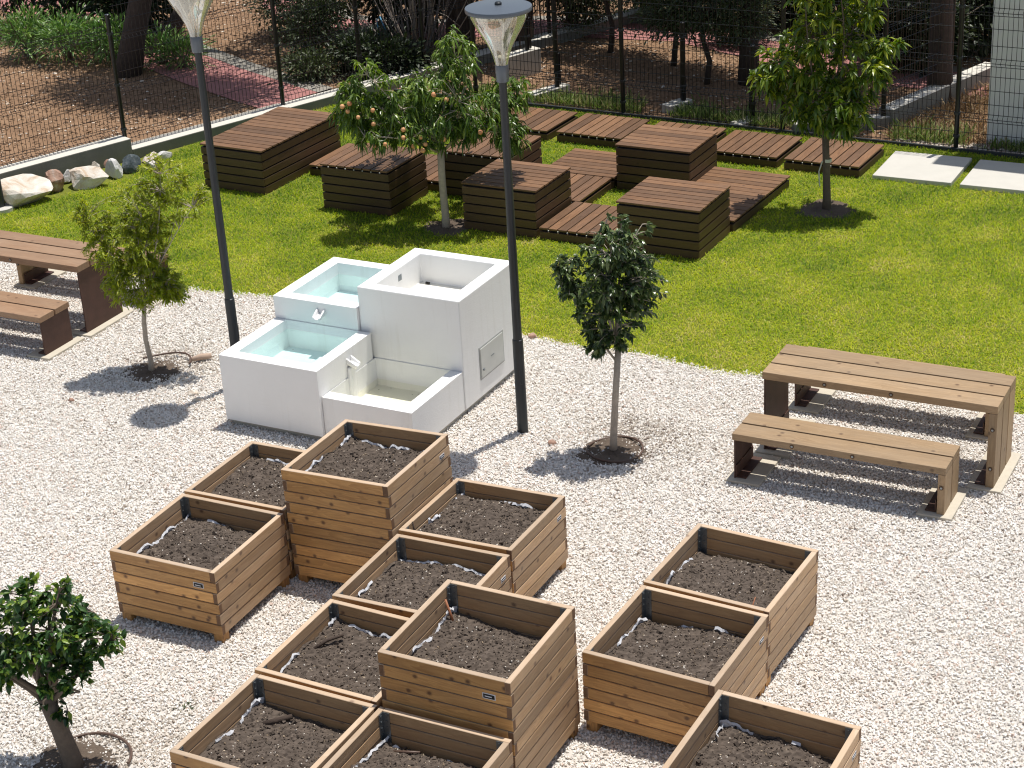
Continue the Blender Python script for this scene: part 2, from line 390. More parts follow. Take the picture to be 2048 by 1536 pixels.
def strip(name, c, wid, z, m, off=0):
    c = [Vector((*p, 0)) for p in c]; L = []; Rr = []
    for i, p in enumerate(c):
        d = (c[min(i + 1, len(c) - 1)] - c[max(i - 1, 0)]).normalized(); q = Vector((-d.y, d.x, 0))
        L.append(p + q * (off + wid / 2)); Rr.append(p + q * (off - wid / 2))
    n = len(c); V = [(p.x, p.y, z) for p in L + Rr]
    tag(np_obj(name, V, [np.array([[i + 1, i, n + i, n + i + 1] for i in range(n - 1)])], m), kind='structure')
c1 = [(-16, 17.3), (-12.6, 15.6), (-10.4, 14.5), (-8.75, 13.66), (-7.2, 12.98), (-6.72, 12.80)]
strip('red_path', c1, 1.05, -.004, REDP); strip('path_border', c1, .30, -.003, GREYP, .68)
c2 = [(-11.5, 20.5), (-10.2, 18.2), (-8.8, 16.95), (-7, 16.9), (-5, 17.7), (-2.4, 17.95), (-.3, 17.05), (1.4, 16.5), (2.6, 16.3), (6, 15.6), (12, 15)]
strip('red_path', c2, 1.0, -.008, REDP); strip('path_border', c2, .28, -.007, GREYP, .64)

# footprint of things that stand on the ground (cx, cy, half x, half y)
DECKS = [ # x0, y0, x1, y1, height, boards, label
    (-5.55, 9.02, -4.58, 10.76, .585, 'u', 'longest dark slatted platform, the tall block by the left wall', -.05),
    (-3.62, 8.80, -2.63, 9.70, .585, 'v', 'tall dark slatted cube left of the peach tree trunk', -.02),
    (-2.45, 9.72, -1.47, 10.62, .585, 'v', 'tall dark slatted cube behind the peach tree trunk, lamp shadow on its top', -.02),
    (-1.58, 8.69, -.60, 9.63, .585, 'u', 'tall dark slatted cube in front, between peach tree and lamp post', -.02),
    (-.42, 10.56, .57, 11.45, .585, 'u', 'tall dark slatted cube at the back, nearest to the mesh fence', -.02),
    (.44, 8.64, 1.45, 9.57, .585, 'u', 'tall dark slatted cube farthest to the front right, above the pear tree', -.02),
    (-4.50, 9.86, -3.50, 10.80, .15, 'v', 'low wooden deck beside the long tall platform, under the peach tree', -.02),
    (-3.46, 9.80, -2.50, 10.72, .15, 'v', 'low wooden deck mostly hidden behind the peach tree crown', -.02),
    (-.57, 8.67, .41, 9.61, .15, 'v', 'low wooden deck in the front gap between two tall cubes', -.02),
    (-1.46, 9.66, -.49, 10.56, .15, 'v', 'low wooden deck with lengthwise boards behind the front middle cube', -.02),
    (-1.44, 10.59, -.46, 11.52, .15, 'u', 'low wooden deck with crosswise boards left of the back tall cube', -.02),
    (.51, 9.60, 1.53, 11.34, .15, 'u', 'long low wooden deck dappled with shade beside the single leafy tree', -.05),
    (-4.18, 12.20, -3.22, 13.12, .15, 'v', 'low wooden deck at the left end of the back row', -.045),
    (-3.12, 12.12, -2.10, 13.02, .15, 'v', 'low wooden deck behind the lamp post, second in the back row', -.045),
    (-1.98, 12.10, -1.00, 12.98, .15, 'v', 'low wooden deck in the back row just left of the tall back cube', -.045),
    (-.85, 12.02, .13, 12.92, .15, 'v', 'low wooden deck in the back row mostly hidden behind the tall back cube', -.045),
    (.25, 11.95, 1.21, 12.84, .15, 'v', 'low wooden deck in the back row left of the single leafy tree trunk', -.045),
    (1.30, 11.90, 2.30, 12.83, .15, 'v', 'low wooden deck at the right end of the back row by the concrete slabs', -.045)]
SLABS = [(2.44, 11.89, 3.42, 12.90), (3.53, 11.87, 4.52, 12.87), (4.63, 11.85, 5.62, 12.85)]
PITS = {'olive': (-2.66, 4.0, .26), 'peach': (-1.80, 8.70, .27), 'pear': (2.44, 4.0, .27), 'avo': (2.25, 10.66, .30), 'citrus': (.88, -1.70, .27)}

def off_rects(X, rects, m=0):
    k = np.ones(len(X), bool)
    for r in rects: k &= ~((X[:, 0] > r[0] - m) & (X[:, 0] < r[2] + m) & (X[:, 1] > r[1] - m) & (X[:, 1] < r[3] + m))
    return k

# ---- gravel: too many to count, one object
rng = np.random.default_rng(4)
def make_gravel():
    n = 520000
    X = np.stack([rng.uniform(-7.6, 7.6, n), rng.uniform(-3.2, 6.35, n), np.zeros(n)], 1)
    X = X[seen(X, 110)]
    X = X[X[:, 1] < LEDGE(X[:, 0]) + rng.normal(0, .035, len(X))]
    X = X[off_rects(X, [(-1.12, 3.3, .8, 5.2)])]
    for k in ('olive', 'pear', 'citrus'):
        px, py, r = PITS[k]; d = np.hypot(X[:, 0] - px, X[:, 1] - py)
        X = X[rng.random(len(X)) < np.clip(.16 + 1.3 * (d / r + .28 * np.sin(3.1 * np.arctan2(X[:, 1] - py, X[:, 0] - px) + px) - .55), .12, 1)]
    s = rng.uniform(.0060, .0120, len(X)) * np.where(rng.random(len(X)) < .04, 1.45, 1)
    X[:, 2] = rng.uniform(-.003, .009, len(X))
    V, F = chips(X, s, rng, (1, .82, .66), jit=(.6, .95))
    t = rng.random(len(X))
    for k in ('olive', 'pear', 'citrus'):     # earth carried out of the tree pits
        px, py, r = PITS[k]; d = np.hypot(X[:, 0] - px - .1, X[:, 1] - py - .18)
        hit = (rng.random(len(X)) < .55 * np.exp(-(d / (r * 1.7)) ** 2)); t[hit] = rng.uniform(0, .12, hit.sum())
    for px, py, r, am in ((2.55, 4.45, .28, .5), (2.1, 4.55, .25, .3), (-2.3, 4.25, .25, .3), (1.15, -1.35, .3, .35), (-1.9, 3.5, .3, .12), (-.3, .5, .5, .05), (4.6, 2.2, .7, .04)):
        d = np.hypot(X[:, 0] - px, X[:, 1] - py); hit = rng.random(len(X)) < am * np.exp(-(d / r) ** 2); t[hit] = rng.uniform(0, .10, hit.sum())
    tag(np_obj('gravel', V, [F], GRAVEL, tint=np.repeat(t, 8)), 'white marble gravel covering the yard around the planters', 'gravel', kind='stuff')
make_gravel()

# ---- lawn blades: one object
def make_grass():
    n = 420000
    X = np.stack([rng.uniform(-9.4, 7.2, n), rng.uniform(5.85, 13.5, n), np.zeros(n)], 1)
    X = X[seen(X, 110)]
    e = LEDGE(X[:, 0]); X = X[(X[:, 1] > e - .03 + rng.normal(0, .035, len(X)))]
    X = X[X[:, 0] > -7.995 + (X[:, 1] - 7.914) * .4224 + .02 + .68 * np.clip((10.6 - X[:, 1]) / 1.6, 0, 1) + rng.normal(0, .05, len(X))]
    X = X[X[:, 1] < 13.30 - (X[:, 0] - 3.11) * .043]
    X = X[off_rects(X, [d[:4] for d in DECKS] + [s for s in SLABS], .005)]
    for k in ('peach', 'avo'):
        px, py, r = PITS[k]; d = np.hypot(X[:, 0] - px, X[:, 1] - py); X = X[(d > r) | (rng.random(len(X)) < .04)]
    n = len(X)
    L = rng.uniform(.030, .066, n); W = rng.uniform(.005, .0095, n)
    a = rng.uniform(0, 2 * np.pi, n); lean = rng.uniform(.35, 1.45, n)
    D = np.stack([np.cos(a) * np.sin(lean), np.sin(a) * np.sin(lean), np.cos(lean)], 1)
    b = a + rng.normal(np.pi / 2, .5, n); S = np.stack([np.cos(b), np.sin(b), np.zeros(n)], 1)
    g = np.array([0, 0, -1.0])
    mid = X + D * (L * .55)[:, None]; tip = X + D * L[:, None] + g * (L * .22)[:, None]
    V = np.stack([X - S * W[:, None] * .5, X + S * W[:, None] * .5, mid + S * W[:, None] * .42, mid - S * W[:, None] * .42, tip], 1).reshape(-1, 3)
    b0 = (np.arange(n) * 5)[:, None]
    t = rng.beta(2.4, 2.4, n)
    t = t + .10 * np.clip((8.6 - X[:, 1]) / 2.6, -1, 1)
    pat = np.zeros(n)
    for q in range(9):
        f = rng.uniform(1.5, 7, 2) * rng.choice([-1, 1], 2); pat += np.sin(X[:, 0] * f[0] + X[:, 1] * f[1] + rng.uniform(0, 6)) / 3
    t = t + .07 * np.clip((X[:, 0] - .5) / 3.5, -1, 1) + .07 * pat - .03
    br = (pat > .95) & (rng.random(n) < .22); t[br] = rng.uniform(.8, 1.0, br.sum())
    dry = (X[:, 1] < LEDGE(X[:, 0]) + .5) & (rng.random(n) < .16); t[dry] = rng.uniform(.85, 1, dry.sum())
    tag(np_obj('grass', V, [b0 + np.array([[0, 1, 2, 3]]), b0 + np.array([[3, 2, 4]])], GRASS, tint=np.repeat(np.clip(t, 0, 1), 5)),
        'short bright green lawn grass around the dark wooden platforms', 'grass', kind='stuff')
make_grass()

# ---- litter on the park ground behind the fences
def make_litter():
    n = 70000
    X = np.stack([rng.uniform(-17, 5.5, n), rng.uniform(7.8, 21, n), np.full(n, -.012)], 1)
    X = X[seen(X, 90)]
    beyond = (X[:, 0] < WALLX(X[:, 1]) - .35) | (X[:, 1] > 13.75 - (X[:, 0] + 5) * .045)
    X = X[beyond]; s = rng.uniform(.012, .034, len(X)) * np.where(rng.random(len(X)) < .03, 2.0, 1)
    V, F = chips(X, s, rng, (1, .45, .14), flat=True)
    t = rng.beta(1.6, 2.2, len(X)); t[rng.random(len(X)) < .06] = 1
    tag(np_obj('leaf_litter', V, [F], LITTER, tint=np.repeat(t, 8)), 'dry needles, leaves and pebbles on the brown park ground', 'leaf litter', kind='stuff')
make_litter()

# ---- bare soil round the trees
for k, (px, py, r) in PITS.items():
    V = [(px, py, .012)]; F = []
    for i, q in enumerate((.35, .7, 1.0, 1.25)):
        for j in range(28):
            a = 2 * math.pi * j / 28; rr = r * q * (1 + .12 * math.sin(3 * a + px) + .07 * math.sin(7 * a)); V.append((px + rr * math.cos(a), py + rr * math.sin(a), .014 * (1 - q * .6) + random.uniform(-.006, .012) - (.02 if i == 3 else 0)))
    F3 = [[0, 1 + j, 1 + (j + 1) % 28] for j in range(28)]
    F4 = [[1 + i * 28 + j, 1 + (i + 1) * 28 + j, 1 + (i + 1) * 28 + (j + 1) % 28, 1 + i * 28 + (j + 1) % 28] for i in range(3) for j in range(28)]
    tag(np_obj('bare_soil', V, [np.array(F3), np.array(F4)], PITSOIL, smooth=True), kind='structure')

# ---------------------------------------------------------------- planters
def fbm(x, y, s): return mnoise.fractal(Vector((x, y, s)), .9, 2.1, 5)
def planter(name, cx, cy, th, tx, ty, tall, label, seed, plate=None, level=.17, dip=.06, liner_l=.8, liner_b=.8):
    random.seed(seed); r = np.random.default_rng(seed)
    root = empty(name, (cx, cy, 0), (ty, -tx, th), label, 'planter', 'wooden planter boxes of soil on the gravel')
    S = .9703; h = S / 2; T = .040; foot = .075
    H = 1.022 if tall else .6385; n = 10 if tall else 6
    ch = (H - foot) / n; g = .008
    sides = {k: MB() for k in ('front', 'right', 'back', 'left')}
    for k in range(n):
        z0 = foot + (n - 1 - k) * ch + g / 2; z1 = z0 + ch - g
        alt = k % 2 == 0
        j = lambda: random.uniform(-.0015, .0015)
        # pinwheel corner joints that swap direction on every course
        fx0, fx1 = (-h, h - T) if alt else (-h + T, h)
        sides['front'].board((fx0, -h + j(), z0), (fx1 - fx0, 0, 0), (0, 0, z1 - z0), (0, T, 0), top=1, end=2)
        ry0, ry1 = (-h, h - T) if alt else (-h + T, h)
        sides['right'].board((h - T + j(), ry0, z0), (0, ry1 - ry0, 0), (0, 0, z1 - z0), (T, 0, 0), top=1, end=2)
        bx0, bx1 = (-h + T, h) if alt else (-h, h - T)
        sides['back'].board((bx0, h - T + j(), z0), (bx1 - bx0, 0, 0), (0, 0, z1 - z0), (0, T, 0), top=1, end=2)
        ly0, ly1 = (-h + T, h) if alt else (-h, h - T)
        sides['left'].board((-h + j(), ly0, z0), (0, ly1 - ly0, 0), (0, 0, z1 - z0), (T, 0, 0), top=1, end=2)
    for k, m in sides.items():
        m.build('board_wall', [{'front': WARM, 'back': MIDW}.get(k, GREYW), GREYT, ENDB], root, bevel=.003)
    for sx in (-1, 1):
        for sy in (-1, 1):
            m = MB(); x0 = sx * (h - .012) - (.085 if sx > 0 else 0); y0 = sy * (h - .012) - (.085 if sy > 0 else 0)
            m.board((x0, y0, -.01), (0, 0, foot + .008), (.085, 0, 0), (0, .085, 0)); m.build('foot', WARM, root, bevel=.003)
            m = MB(); xi = sx * (h - T); yi = sy * (h - T); bz = foot + .06
            m.box(min(xi, xi - sx * .052), min(yi, yi - sy * .003), bz, max(xi, xi - sx * .052), max(yi, yi - sy * .003), H - .012)
            m.box(min(xi, xi - sx * .003), min(yi - sy * .003, yi - sy * .052), bz, max(xi, xi - sx * .003), max(yi - sy * .003, yi - sy * .052), H - .012)
            for q in range(n * 2):
                zz = H - .03 - q * ch / 2
                if zz < bz + .01: break
                m.box(xi - sx * .03 - .005, yi - sy * .0055 - .002, zz - .005, xi - sx * .03 + .005, yi - sy * .0055 + .002, zz + .005)
                m.box(xi - sx * .0055 - .002, yi - sy * .03 - .005, zz - .005, xi - sx * .0055 + .002, yi - sy * .03 + .005, zz + .005)
            m.build('corner_bracket', GALV, root)
    # soil
    N = 54; hi = h - T - .004; lv = H - level
    gx = np.linspace(-hi, hi, N); V = []
    def sz(x, y):
        e = max(0, (y - hi * .55) / (hi * .45)); e2 = max(0, (x - hi * .75) / (hi * .25))
        return lv + .045 * fbm(x * 2.2, y * 2.2, seed * 3.1) + .012 * fbm(x * 9, y * 9, seed * 1.7) - dip * e * e * (.6 + .4 * math.sin(x * 5 + seed)) - .02 * e2 + .03 * (-x / hi) * .4
    for y in gx:
        for x in gx:
            V.append((x, y, sz(x, y) + r.normal(0, .0042)))
    V = np.array(V)
    F = np.array([[i * N + j, i * N + j + 1, (i + 1) * N + j + 1, (i + 1) * N + j] for i in range(N - 1) for j in range(N - 1)])
    t = np.clip(r.normal(.45, .16, len(V)), 0, .9)
    nc = 1300
    C = r.uniform(-hi + .02, hi - .02, (nc, 2)); C = np.array([(x, y, sz(x, y) + .002) for x, y in C])
    cs = np.where(r.random(nc) < .035, r.uniform(.010, .021, nc), r.uniform(.003, .009, nc))
    cv, cf = chips(C, cs, r, (1, .85, .7), jit=(.5, .95))
    ct = np.where(cs > .0095, r.uniform(.1, .6, nc), np.where(r.random(nc) < .14, r.uniform(.955, 1, nc), r.uniform(.1, .93, nc)))
    np_obj('soil', np.concatenate([V, cv]), [F, cf + len(V)], SOILM, root, tint=np.concatenate([t, np.repeat(ct, 8)]))
    # crumpled liner along the left and back walls
    lk = MB(); strips = []
    def ribbon(p0, p1, inward, amt, off):
        steps = 46; pr = None; was = False; ph = random.random() * 9
        for i in range(steps + 1):
            u = i / steps; x = p0[0] + (p1[0] - p0[0]) * u; y = p0[1] + (p1[1] - p0[1]) * u
            nz = mnoise.noise(Vector((u * 5, seed * 7.7 + off, 0)))
            cr = mnoise.noise(Vector((u * 17, seed * 3.3 + off, 4))) + .5 * mnoise.noise(Vector((u * 41, seed * 3.3 + off, 2))); cr2 = mnoise.noise(Vector((u * 13, seed * 3.3 + off, 9))) + .35 * mnoise.noise(Vector((u * 37, seed * 3.3 + off, 5)))
            sb = sz(x, y) - .03
            d = .006 + .022 * abs(cr) + .012
            hgt = .022 + .030 * cr2 + .045 * nz
            a = (x + inward[0] * d, y + inward[1] * d, sb); b = (x + inward[0] * (d * 1.1 + .012 * cr2), y + inward[1] * (d * 1.1 + .012 * cr2), sb + .03 + max(.004, hgt))
            c = (b[0] + inward[0] * (.010 + .012 * cr), b[1] + inward[1] * (.010 + .012 * cr), b[2] - .012 - .014 * abs(cr))
            vis = mnoise.noise(Vector((u * 2.6, seed * 5.1 + off, 7))) + amt > .35
            if pr and vis:
                if not was: strips.append(MB())
                m = strips[-1]
                m.add([pr[0], a, b, pr[1]], [(0, 1, 2, 3)]); m.add([pr[1], b, c, pr[2]], [(0, 1, 2, 3)])
            elif pr:
                q0 = (pr[1][0], pr[1][1], pr[0][2] + .035); q1 = (b[0], b[1], a[2] + .035)
                lk.add([pr[0], a, q1, q0], [(0, 1, 2, 3)])
            was = bool(pr and vis); pr = (a, b, c)
    ribbon((-hi, -hi), (-hi, hi), (1, 0), liner_l - .25, 0)
    ribbon((-hi, hi), (hi, hi), (0, -1), liner_b - .25, 30)
    for m in strips:
        if len(m.v) > 14: m.build('liner', LINER, root)
    if lk.v: lk.build('liner_edge', LINERK, root)
    if plate:
        zc = H - ch * 1.5
        m = MB()
        if plate == 'front':
            m.box(h - .205, -h - .003, zc - .021, h - .112, -h + .002, zc + .021, 0)
            m.box(h - .199, -h - .0045, zc - .0155, h - .118, -h - .002, zc + .0155, 1)
            m.box(h - .188, -h - .006, zc - .0035, h - .137, -h - .004, zc + .0035, 0)
        else:
            y0 = h - .17
            m.box(h - .002, y0, zc - .017, h + .003, y0 + .075, zc + .017, 0)
            m.box(h + .002, y0 + .006, zc - .0115, h + .0045, y0 + .069, zc + .0115, 1)
            m.box(h + .004, y0 + .012, zc - .0035, h + .006, y0 + .063, zc + .0035, 0)
        m.build('maker_plate', [LINER, DARK], root)
    return root, sz

GS, RY = .9703, 1.0052
def pcell(i, j, ox, oy): return i + GS / 2 + ox, j * RY + GS * RY / 2 + oy
PL = {}
for key, (i, j, ox, oy, th, tx, ty, tall, label, plate, level, dip, ll, lb) in {
    'A': (0, 0, .009, -.024, .012, -.001, .009, 0, 'low wooden planter farthest left, small dark plate on its front boards', 'front', .165, .04, .85, .75),
    'A2': (0, 1, -.008, -.017, -.002, .013, 0, 0, 'low wooden planter at the back left, half hidden behind a tall planter', None, .13, .02, .35, .35),
    'T1': (1, 1, -.004, -.019, -.002, .032, -.004, 1, 'tall wooden planter of soil directly in front of the white fountain', 'right', .15, .03, .75, .9),
    'P3': (2, 1, -.033, .026, .014, .013, -.028, 0, 'low wooden planter with a dark upright twig, right of the tall planter by the fountain', 'right', .13, .02, .8, .35),
    'P4': (2, 0, -.016, .042, .009, .012, .001, 0, 'low wooden planter in the middle, between the two tall planters', 'right', .16, .07, .4, .75),
    'P5': (2, -1, .001, .012, -.01, -.009, .013, 0, 'low wooden planter with a curl of bark, left of the nearer tall planter', None, .15, .03, .5, .8),
    'P6': (2, -2, .029, -.001, -.007, -.004, -.004, 0, 'low wooden planter with a dark hole in its soil, at the bottom edge', None, .19, .04, .6, .4),
    'P7': (3, -2, .03, -.01, 0, 0, 0, 0, 'low wooden planter with a brown pipe, in the shade of the nearer tall planter', None, .20, .07, .9, .5),
    'T2': (3, -1, .004, .024, .003, -.004, .008, 1, 'tall wooden planter with an orange stick in its soil, nearest the camera', 'front', .22, .05, .8, .4),
    'P9': (4, 0, .001, 0, -.03, -.014, -.006, 0, 'low wooden planter in the middle of the right-hand row', 'right', .19, .08, .65, .75),
    'P8': (4, 1, .033, -.019, -.042, -.012, -.014, 0, 'low wooden planter at the far end of the right-hand row, towards the bench', None, .17, .07, .85, .35),
    'P10': (5, -1, -.015, -.024, -.021, -.021, .002, 0, 'low wooden planter at the bottom right, nearest end of the right-hand row', 'right', .22, .06, .35, .3)}.items():
    cx, cy = pcell(i, j, ox, oy)
    PL[key] = planter('planter_box', cx, cy, th, tx, ty, tall, label, sum(map(ord, key)) + 11, plate, level, dip, ll, lb)

def in_planter(key, x, y):
    root, sz = PL[key]; c, s = math.cos(root.rotation_euler.z), math.sin(root.rotation_euler.z)
    return Vector((root.location.x + x * c - y * s, root.location.y + x * s + y * c, sz(x, y)))
def stick(name, key, x, y, v, r, m, label, cat='stick', bend=.0):
    p = in_planter(key, x, y); v = Vector(v); b = MB()
    b.tube([p - v * .12, p + v * .4 + Vector((0, 0, bend)), p + v], [r, r * .95, r * .8], 8)
    tag(b.build(name, m, smooth=True), label, cat)
stick('garden_stick', 'T2', -.36, .30, (-.06, .02, .15), .010, STICKO, 'orange stick leaning out of the soil in the nearer tall planter')
stick('plastic_pipe', 'P7', -.30, .34, (.17, .02, .03), .011, HOSE, 'brown pipe end lying on shaded soil below the tall planter', 'pipe')
stick('garden_stick', 'A', -.26, -.38, (.0, -.01, .07), .012, simple('pale_wood', (.45, .30, .18), .7), 'short pale wooden peg in the front of the leftmost planter', 'stick')
stick('dry_twig', 'P3', -.40, -.37, (-.02, .0, .14), .008, BARKD, 'dark upright twig in the near left corner of a low planter', 'twig')
stick('dry_twig', 'P8', .30, -.40, (.03, .08, .16), .005, STICKO, 'thin reddish twig standing in the far right-hand planter', 'twig')
stick('bark_strip', 'P5', -.34, .05, (.10, .20, .012), .013, BARKD, 'curl of dark bark lying on the soil left of the tall planter', 'bark', .02)
stick('wood_chunk', 'P6', -.25, .25, (.14, .10, .03), .022, BARKD, 'dark rotten wood lump on the soil of the bottom edge planter', 'wood')
stick('dry_twig', 'P9', .25, -.40, (.18, .06, .01), .007, HOSE, 'brown twig lying along the front of the middle right-hand planter', 'twig')

# ---------------------------------------------------------------- dark wooden platforms
def deck(x0, y0, x1, y1, H, dirn, label, th, seed):
    random.seed(seed)
    cx, cy = (x0 + x1) / 2, (y0 + y1) / 2; hx, hy = (x1 - x0) / 2, (y1 - y0) / 2
    root = empty('wooden_platform', (cx, cy, 0), (0, 0, th), label, 'wooden platform', 'tall dark slatted blocks on the lawn' if H > .3 else 'low dark decks on the lawn')
    m = MB(); TT = .024
    if dirn == 'u':
        n = max(2, round(2 * hy / .122)); w_ = 2 * hy / n
        for k in range(n): m.board((-hx - .008 + random.uniform(-.002, .002), -hy + k * w_ + .007, H - TT), (2 * hx + .016, 0, 0), (0, w_ - .014, 0), (0, 0, TT + random.uniform(-.001, .001)))
    else:
        n = max(2, round(2 * hx / .125)); w_ = 2 * hx / n
        for k in range(n): m.board((-hx + k * w_ + .007, -hy - .008 + random.uniform(-.002, .002), H - TT), (0, 2 * hy + .016, 0), (w_ - .014, 0, 0), (0, 0, TT + random.uniform(-.001, .001)))
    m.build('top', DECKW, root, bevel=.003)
    ns = 5 if H > .3 else 1
    zt = H - TT - (.012 if H > .3 else .022); sh = zt / ns
    for side in range(4):
        m = MB()
        for k in range(ns):
            z0 = k * sh + .005; z1 = (k + 1) * sh - .011
            if side == 0: m.board((-hx + .004, -hy + .004, z0), (2 * hx - .008, 0, 0), (0, 0, z1 - z0), (0, .02, 0))
            if side == 1: m.board((hx - .024, -hy + .026, z0), (0, 2 * hy - .03, 0), (0, 0, z1 - z0), (.02, 0, 0))
            if side == 2: m.board((-hx + .004, hy - .024, z0), (2 * hx - .032, 0, 0), (0, 0, z1 - z0), (0, .02, 0))
            if side == 3: m.board((-hx + .004, -hy + .026, z0), (0, 2 * hy - .054, 0), (0, 0, z1 - z0), (.02, 0, 0))
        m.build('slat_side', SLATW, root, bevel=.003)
    m = MB(); m.box(-hx + .035, -hy + .035, 0, hx - .035, hy - .035, H - TT - .004); m.build('dark_core', DARK, root)  # black box added inside, stands in for the shaded hollow behind the gaps
    m = MB()
    if dirn == 'v':
        for k in range(1, n): m.box(-hx + k * w_ - .006, -hy - .001, H - TT - .016, -hx + k * w_ + .006, -hy + .01, H - TT - .006)
    else:
        for k in range(1, n): m.box(hx - .02, -hy + k * w_ - .006, H - TT - .013, hx - .002, -hy + k * w_ + .006, H - TT - .004)
        for k in range(2): m.box(-hx + .1 + random.random() * (2 * hx - .2), -hy + .002, zt * .55, -hx + .11, -hy + .006, zt * .55 + .008) if False else None
    m.build('spacer_clips', WHITEP if dirn == 'v' else DARK, root)
for i, d in enumerate(DECKS): deck(*d, seed=100 + i)

# ---------------------------------------------------------------- concrete slabs
for (x0, y0, x1, y1), lab in zip(SLABS, ('pale concrete slab beside the end of the low deck row', 'pale concrete slab reaching to the right edge of the picture', 'pale concrete slab just outside the right edge')):
    m = MB(); m.box(x0, y0, -.02, x1, y1, .055)
    o = m.build('paving_slab', SLAB, bevel=.006, seg=2); tag(o, lab, 'slab', 'concrete slabs on the lawn')

# ---------------------------------------------------------------- white fountain
def basin(name, x0, y0, x1, y1, H, fl, parent, rims=(.13, .13, .13, .13), z0=.06, floor=CREAM):
    V = []; F = []; mi = []
    def ring(a, b, c, d, z): V.extend([(a, b, z), (c, b, z), (c, d, z), (a, d, z)])
    ring(x0, y0, x1, y1, z0); ring(x0, y0, x1, y1, H); l, f, r_, b_ = rims; ring(x0 + l, y0 + f, x1 - r_, y1 - b_, H); ring(x0 + l, y0 + f, x1 - r_, y1 - b_, fl)
    for k in range(3):
        for i in range(4):
            j = (i + 1) % 4; F.append((4 * k + i, 4 * k + j, 4 * k + 4 + j, 4 * k + 4 + i)); mi.append(0)
    F.append((12, 13, 14, 15)); mi.append(1); F.append((3, 2, 1, 0)); mi.append(0)
    o = np_obj(name, V, [np.array(F)], [WHITE, floor], parent, midx=mi)
    b = o.modifiers.new('bevel', 'BEVEL'); b.width = .010 if min(rims) > .05 else .0015; b.segments = 2; b.limit_method = 'ANGLE'
    return o
ft = empty('fountain', (-.17, 4.25, 0), (0, 0, -.012), 'white rendered fountain of four stepped square basins with water', 'fountain')
ox, oy = -.17, 4.25
def FB(n, x0, y0, x1, y1, H, fl, floor, rims=(.13, .13, .13, .13)): return basin(n, x0 - ox, y0 - oy, x1 - ox, y1 - oy, H, fl, ft, rims, floor=floor)
FB('basin', -.245, 4.183, .855, 5.28, 1.165, .87, CREAM)
FB('basin', -1.20, 4.150, -.249, 5.25, .955, .66, AQUA, (.13, .13, .004, .13))
FB('basin', -1.20, 3.20, -.112, 4.146, .725, .44, AQUA, (.13, .13, .13, .004))
FB('basin', -.108, 3.235, .845, 4.179, .455, .17, CREAM, (.004, .13, .13, .004))
m = MB(); m.box(-1.16 - ox, 3.24 - oy, -.03, .82 - ox, 5.25 - oy, .058); m.build('plinth', CAPC, ft)
def water(x0, y0, x1, y1, z, m): np_obj('water', [(x0 - ox, y0 - oy, z), (x1 - ox, y0 - oy, z), (x1 - ox, y1 - oy, z), (x0 - ox, y1 - oy, z)], [np.array([[0, 1, 2, 3]])], m, ft)
water(-1.068, 4.282, -.255, 5.118, .835, WATER); water(-1.068, 3.332, -.244, 4.140, .630, WATER); water(-.102, 3.367, .713, 4.173, .240, WATER2)
def spout(px, py, pz, rz):
    m = MB(); pr = [(-.050, .05), (-.046, .0), (-.022, -.034), (.022, -.034), (.046, 0), (.050, .05), (.030, .05), (.022, .002), (-.022, .002), (-.030, .05)]
    c, s = math.cos(rz), math.sin(rz); V = []
    for d, k in ((0.0, 1), (.10, .94)):
        for x, z in pr:
            zz = z * k - d * .25 + (-.03 if (d and z > .02) else 0)
            V.append((px + (x * k) * c - (-d) * s, py + (x * k) * s + (-d) * c, pz + zz))
    n = len(pr); F = [(i, (i + 1) % n, n + (i + 1) % n, n + i) for i in range(n)] + [tuple(range(n - 1, -1, -1)), tuple(range(n, 2 * n))]
    m.add(V, F); return m.build('spout', WHITE, ft, bevel=.006, seg=2)
spout(-.655 - ox, 4.148 - oy, .845, 0); spout(-.110 - ox, 3.735 - oy, .60, math.pi / 2)
m = MB(); m.box(-.110 - ox, 3.69 - oy, .17, -.072 - ox, 3.78 - oy, .555); m.build('spout_channel', WHITE, ft, bevel=.01, seg=2)
m = MB(); m.box(-.119 - ox, 4.72 - oy, 1.03, -.112 - ox, 4.78 - oy, 1.09); m.build('overflow_vent', GALV, ft)
hx = .855 - ox
m = MB(); m.box(hx, 4.49 - oy, .235, hx + .006, 4.975 - oy, .57); hd = m.build('hatch_frame', simple('hatch_frame_grey', (.36, .37, .36), .5, .2), ft, bevel=.002)
m = MB(); m.box(hx + .004, 4.507 - oy, .252, hx + .011, 4.958 - oy, .553); m.build('hatch_door', simple('hatch_grey', (.56, .57, .55), .45, .1), ft, bevel=.002)
m = MB(); m.lathe([(.012, 0), (.012, .012)], n=12); k = m.build('hatch_lock', GALV, ft); k.location = (hx + .01, 4.545 - oy, .33); k.rotation_euler = (0, math.pi / 2, 0)
m = MB(); m.box(hx + .010, 4.70 - oy, .40, hx + .013, 4.765 - oy, .412); m.build('hatch_mark', GALV, ft)
m = MB(); m.tube([(-.04 - ox, 5.1 - oy, .885), (.0 - ox, 5.1 - oy, .885)], .012, 8); m.build('water_pipe', DARK, ft)
m = MB(); m.tube([(.70 - ox, 4.02 - oy, .20), (.69 - ox, 4.0 - oy, .26)], .012, 8); m.build('water_pipe', DARK, ft)

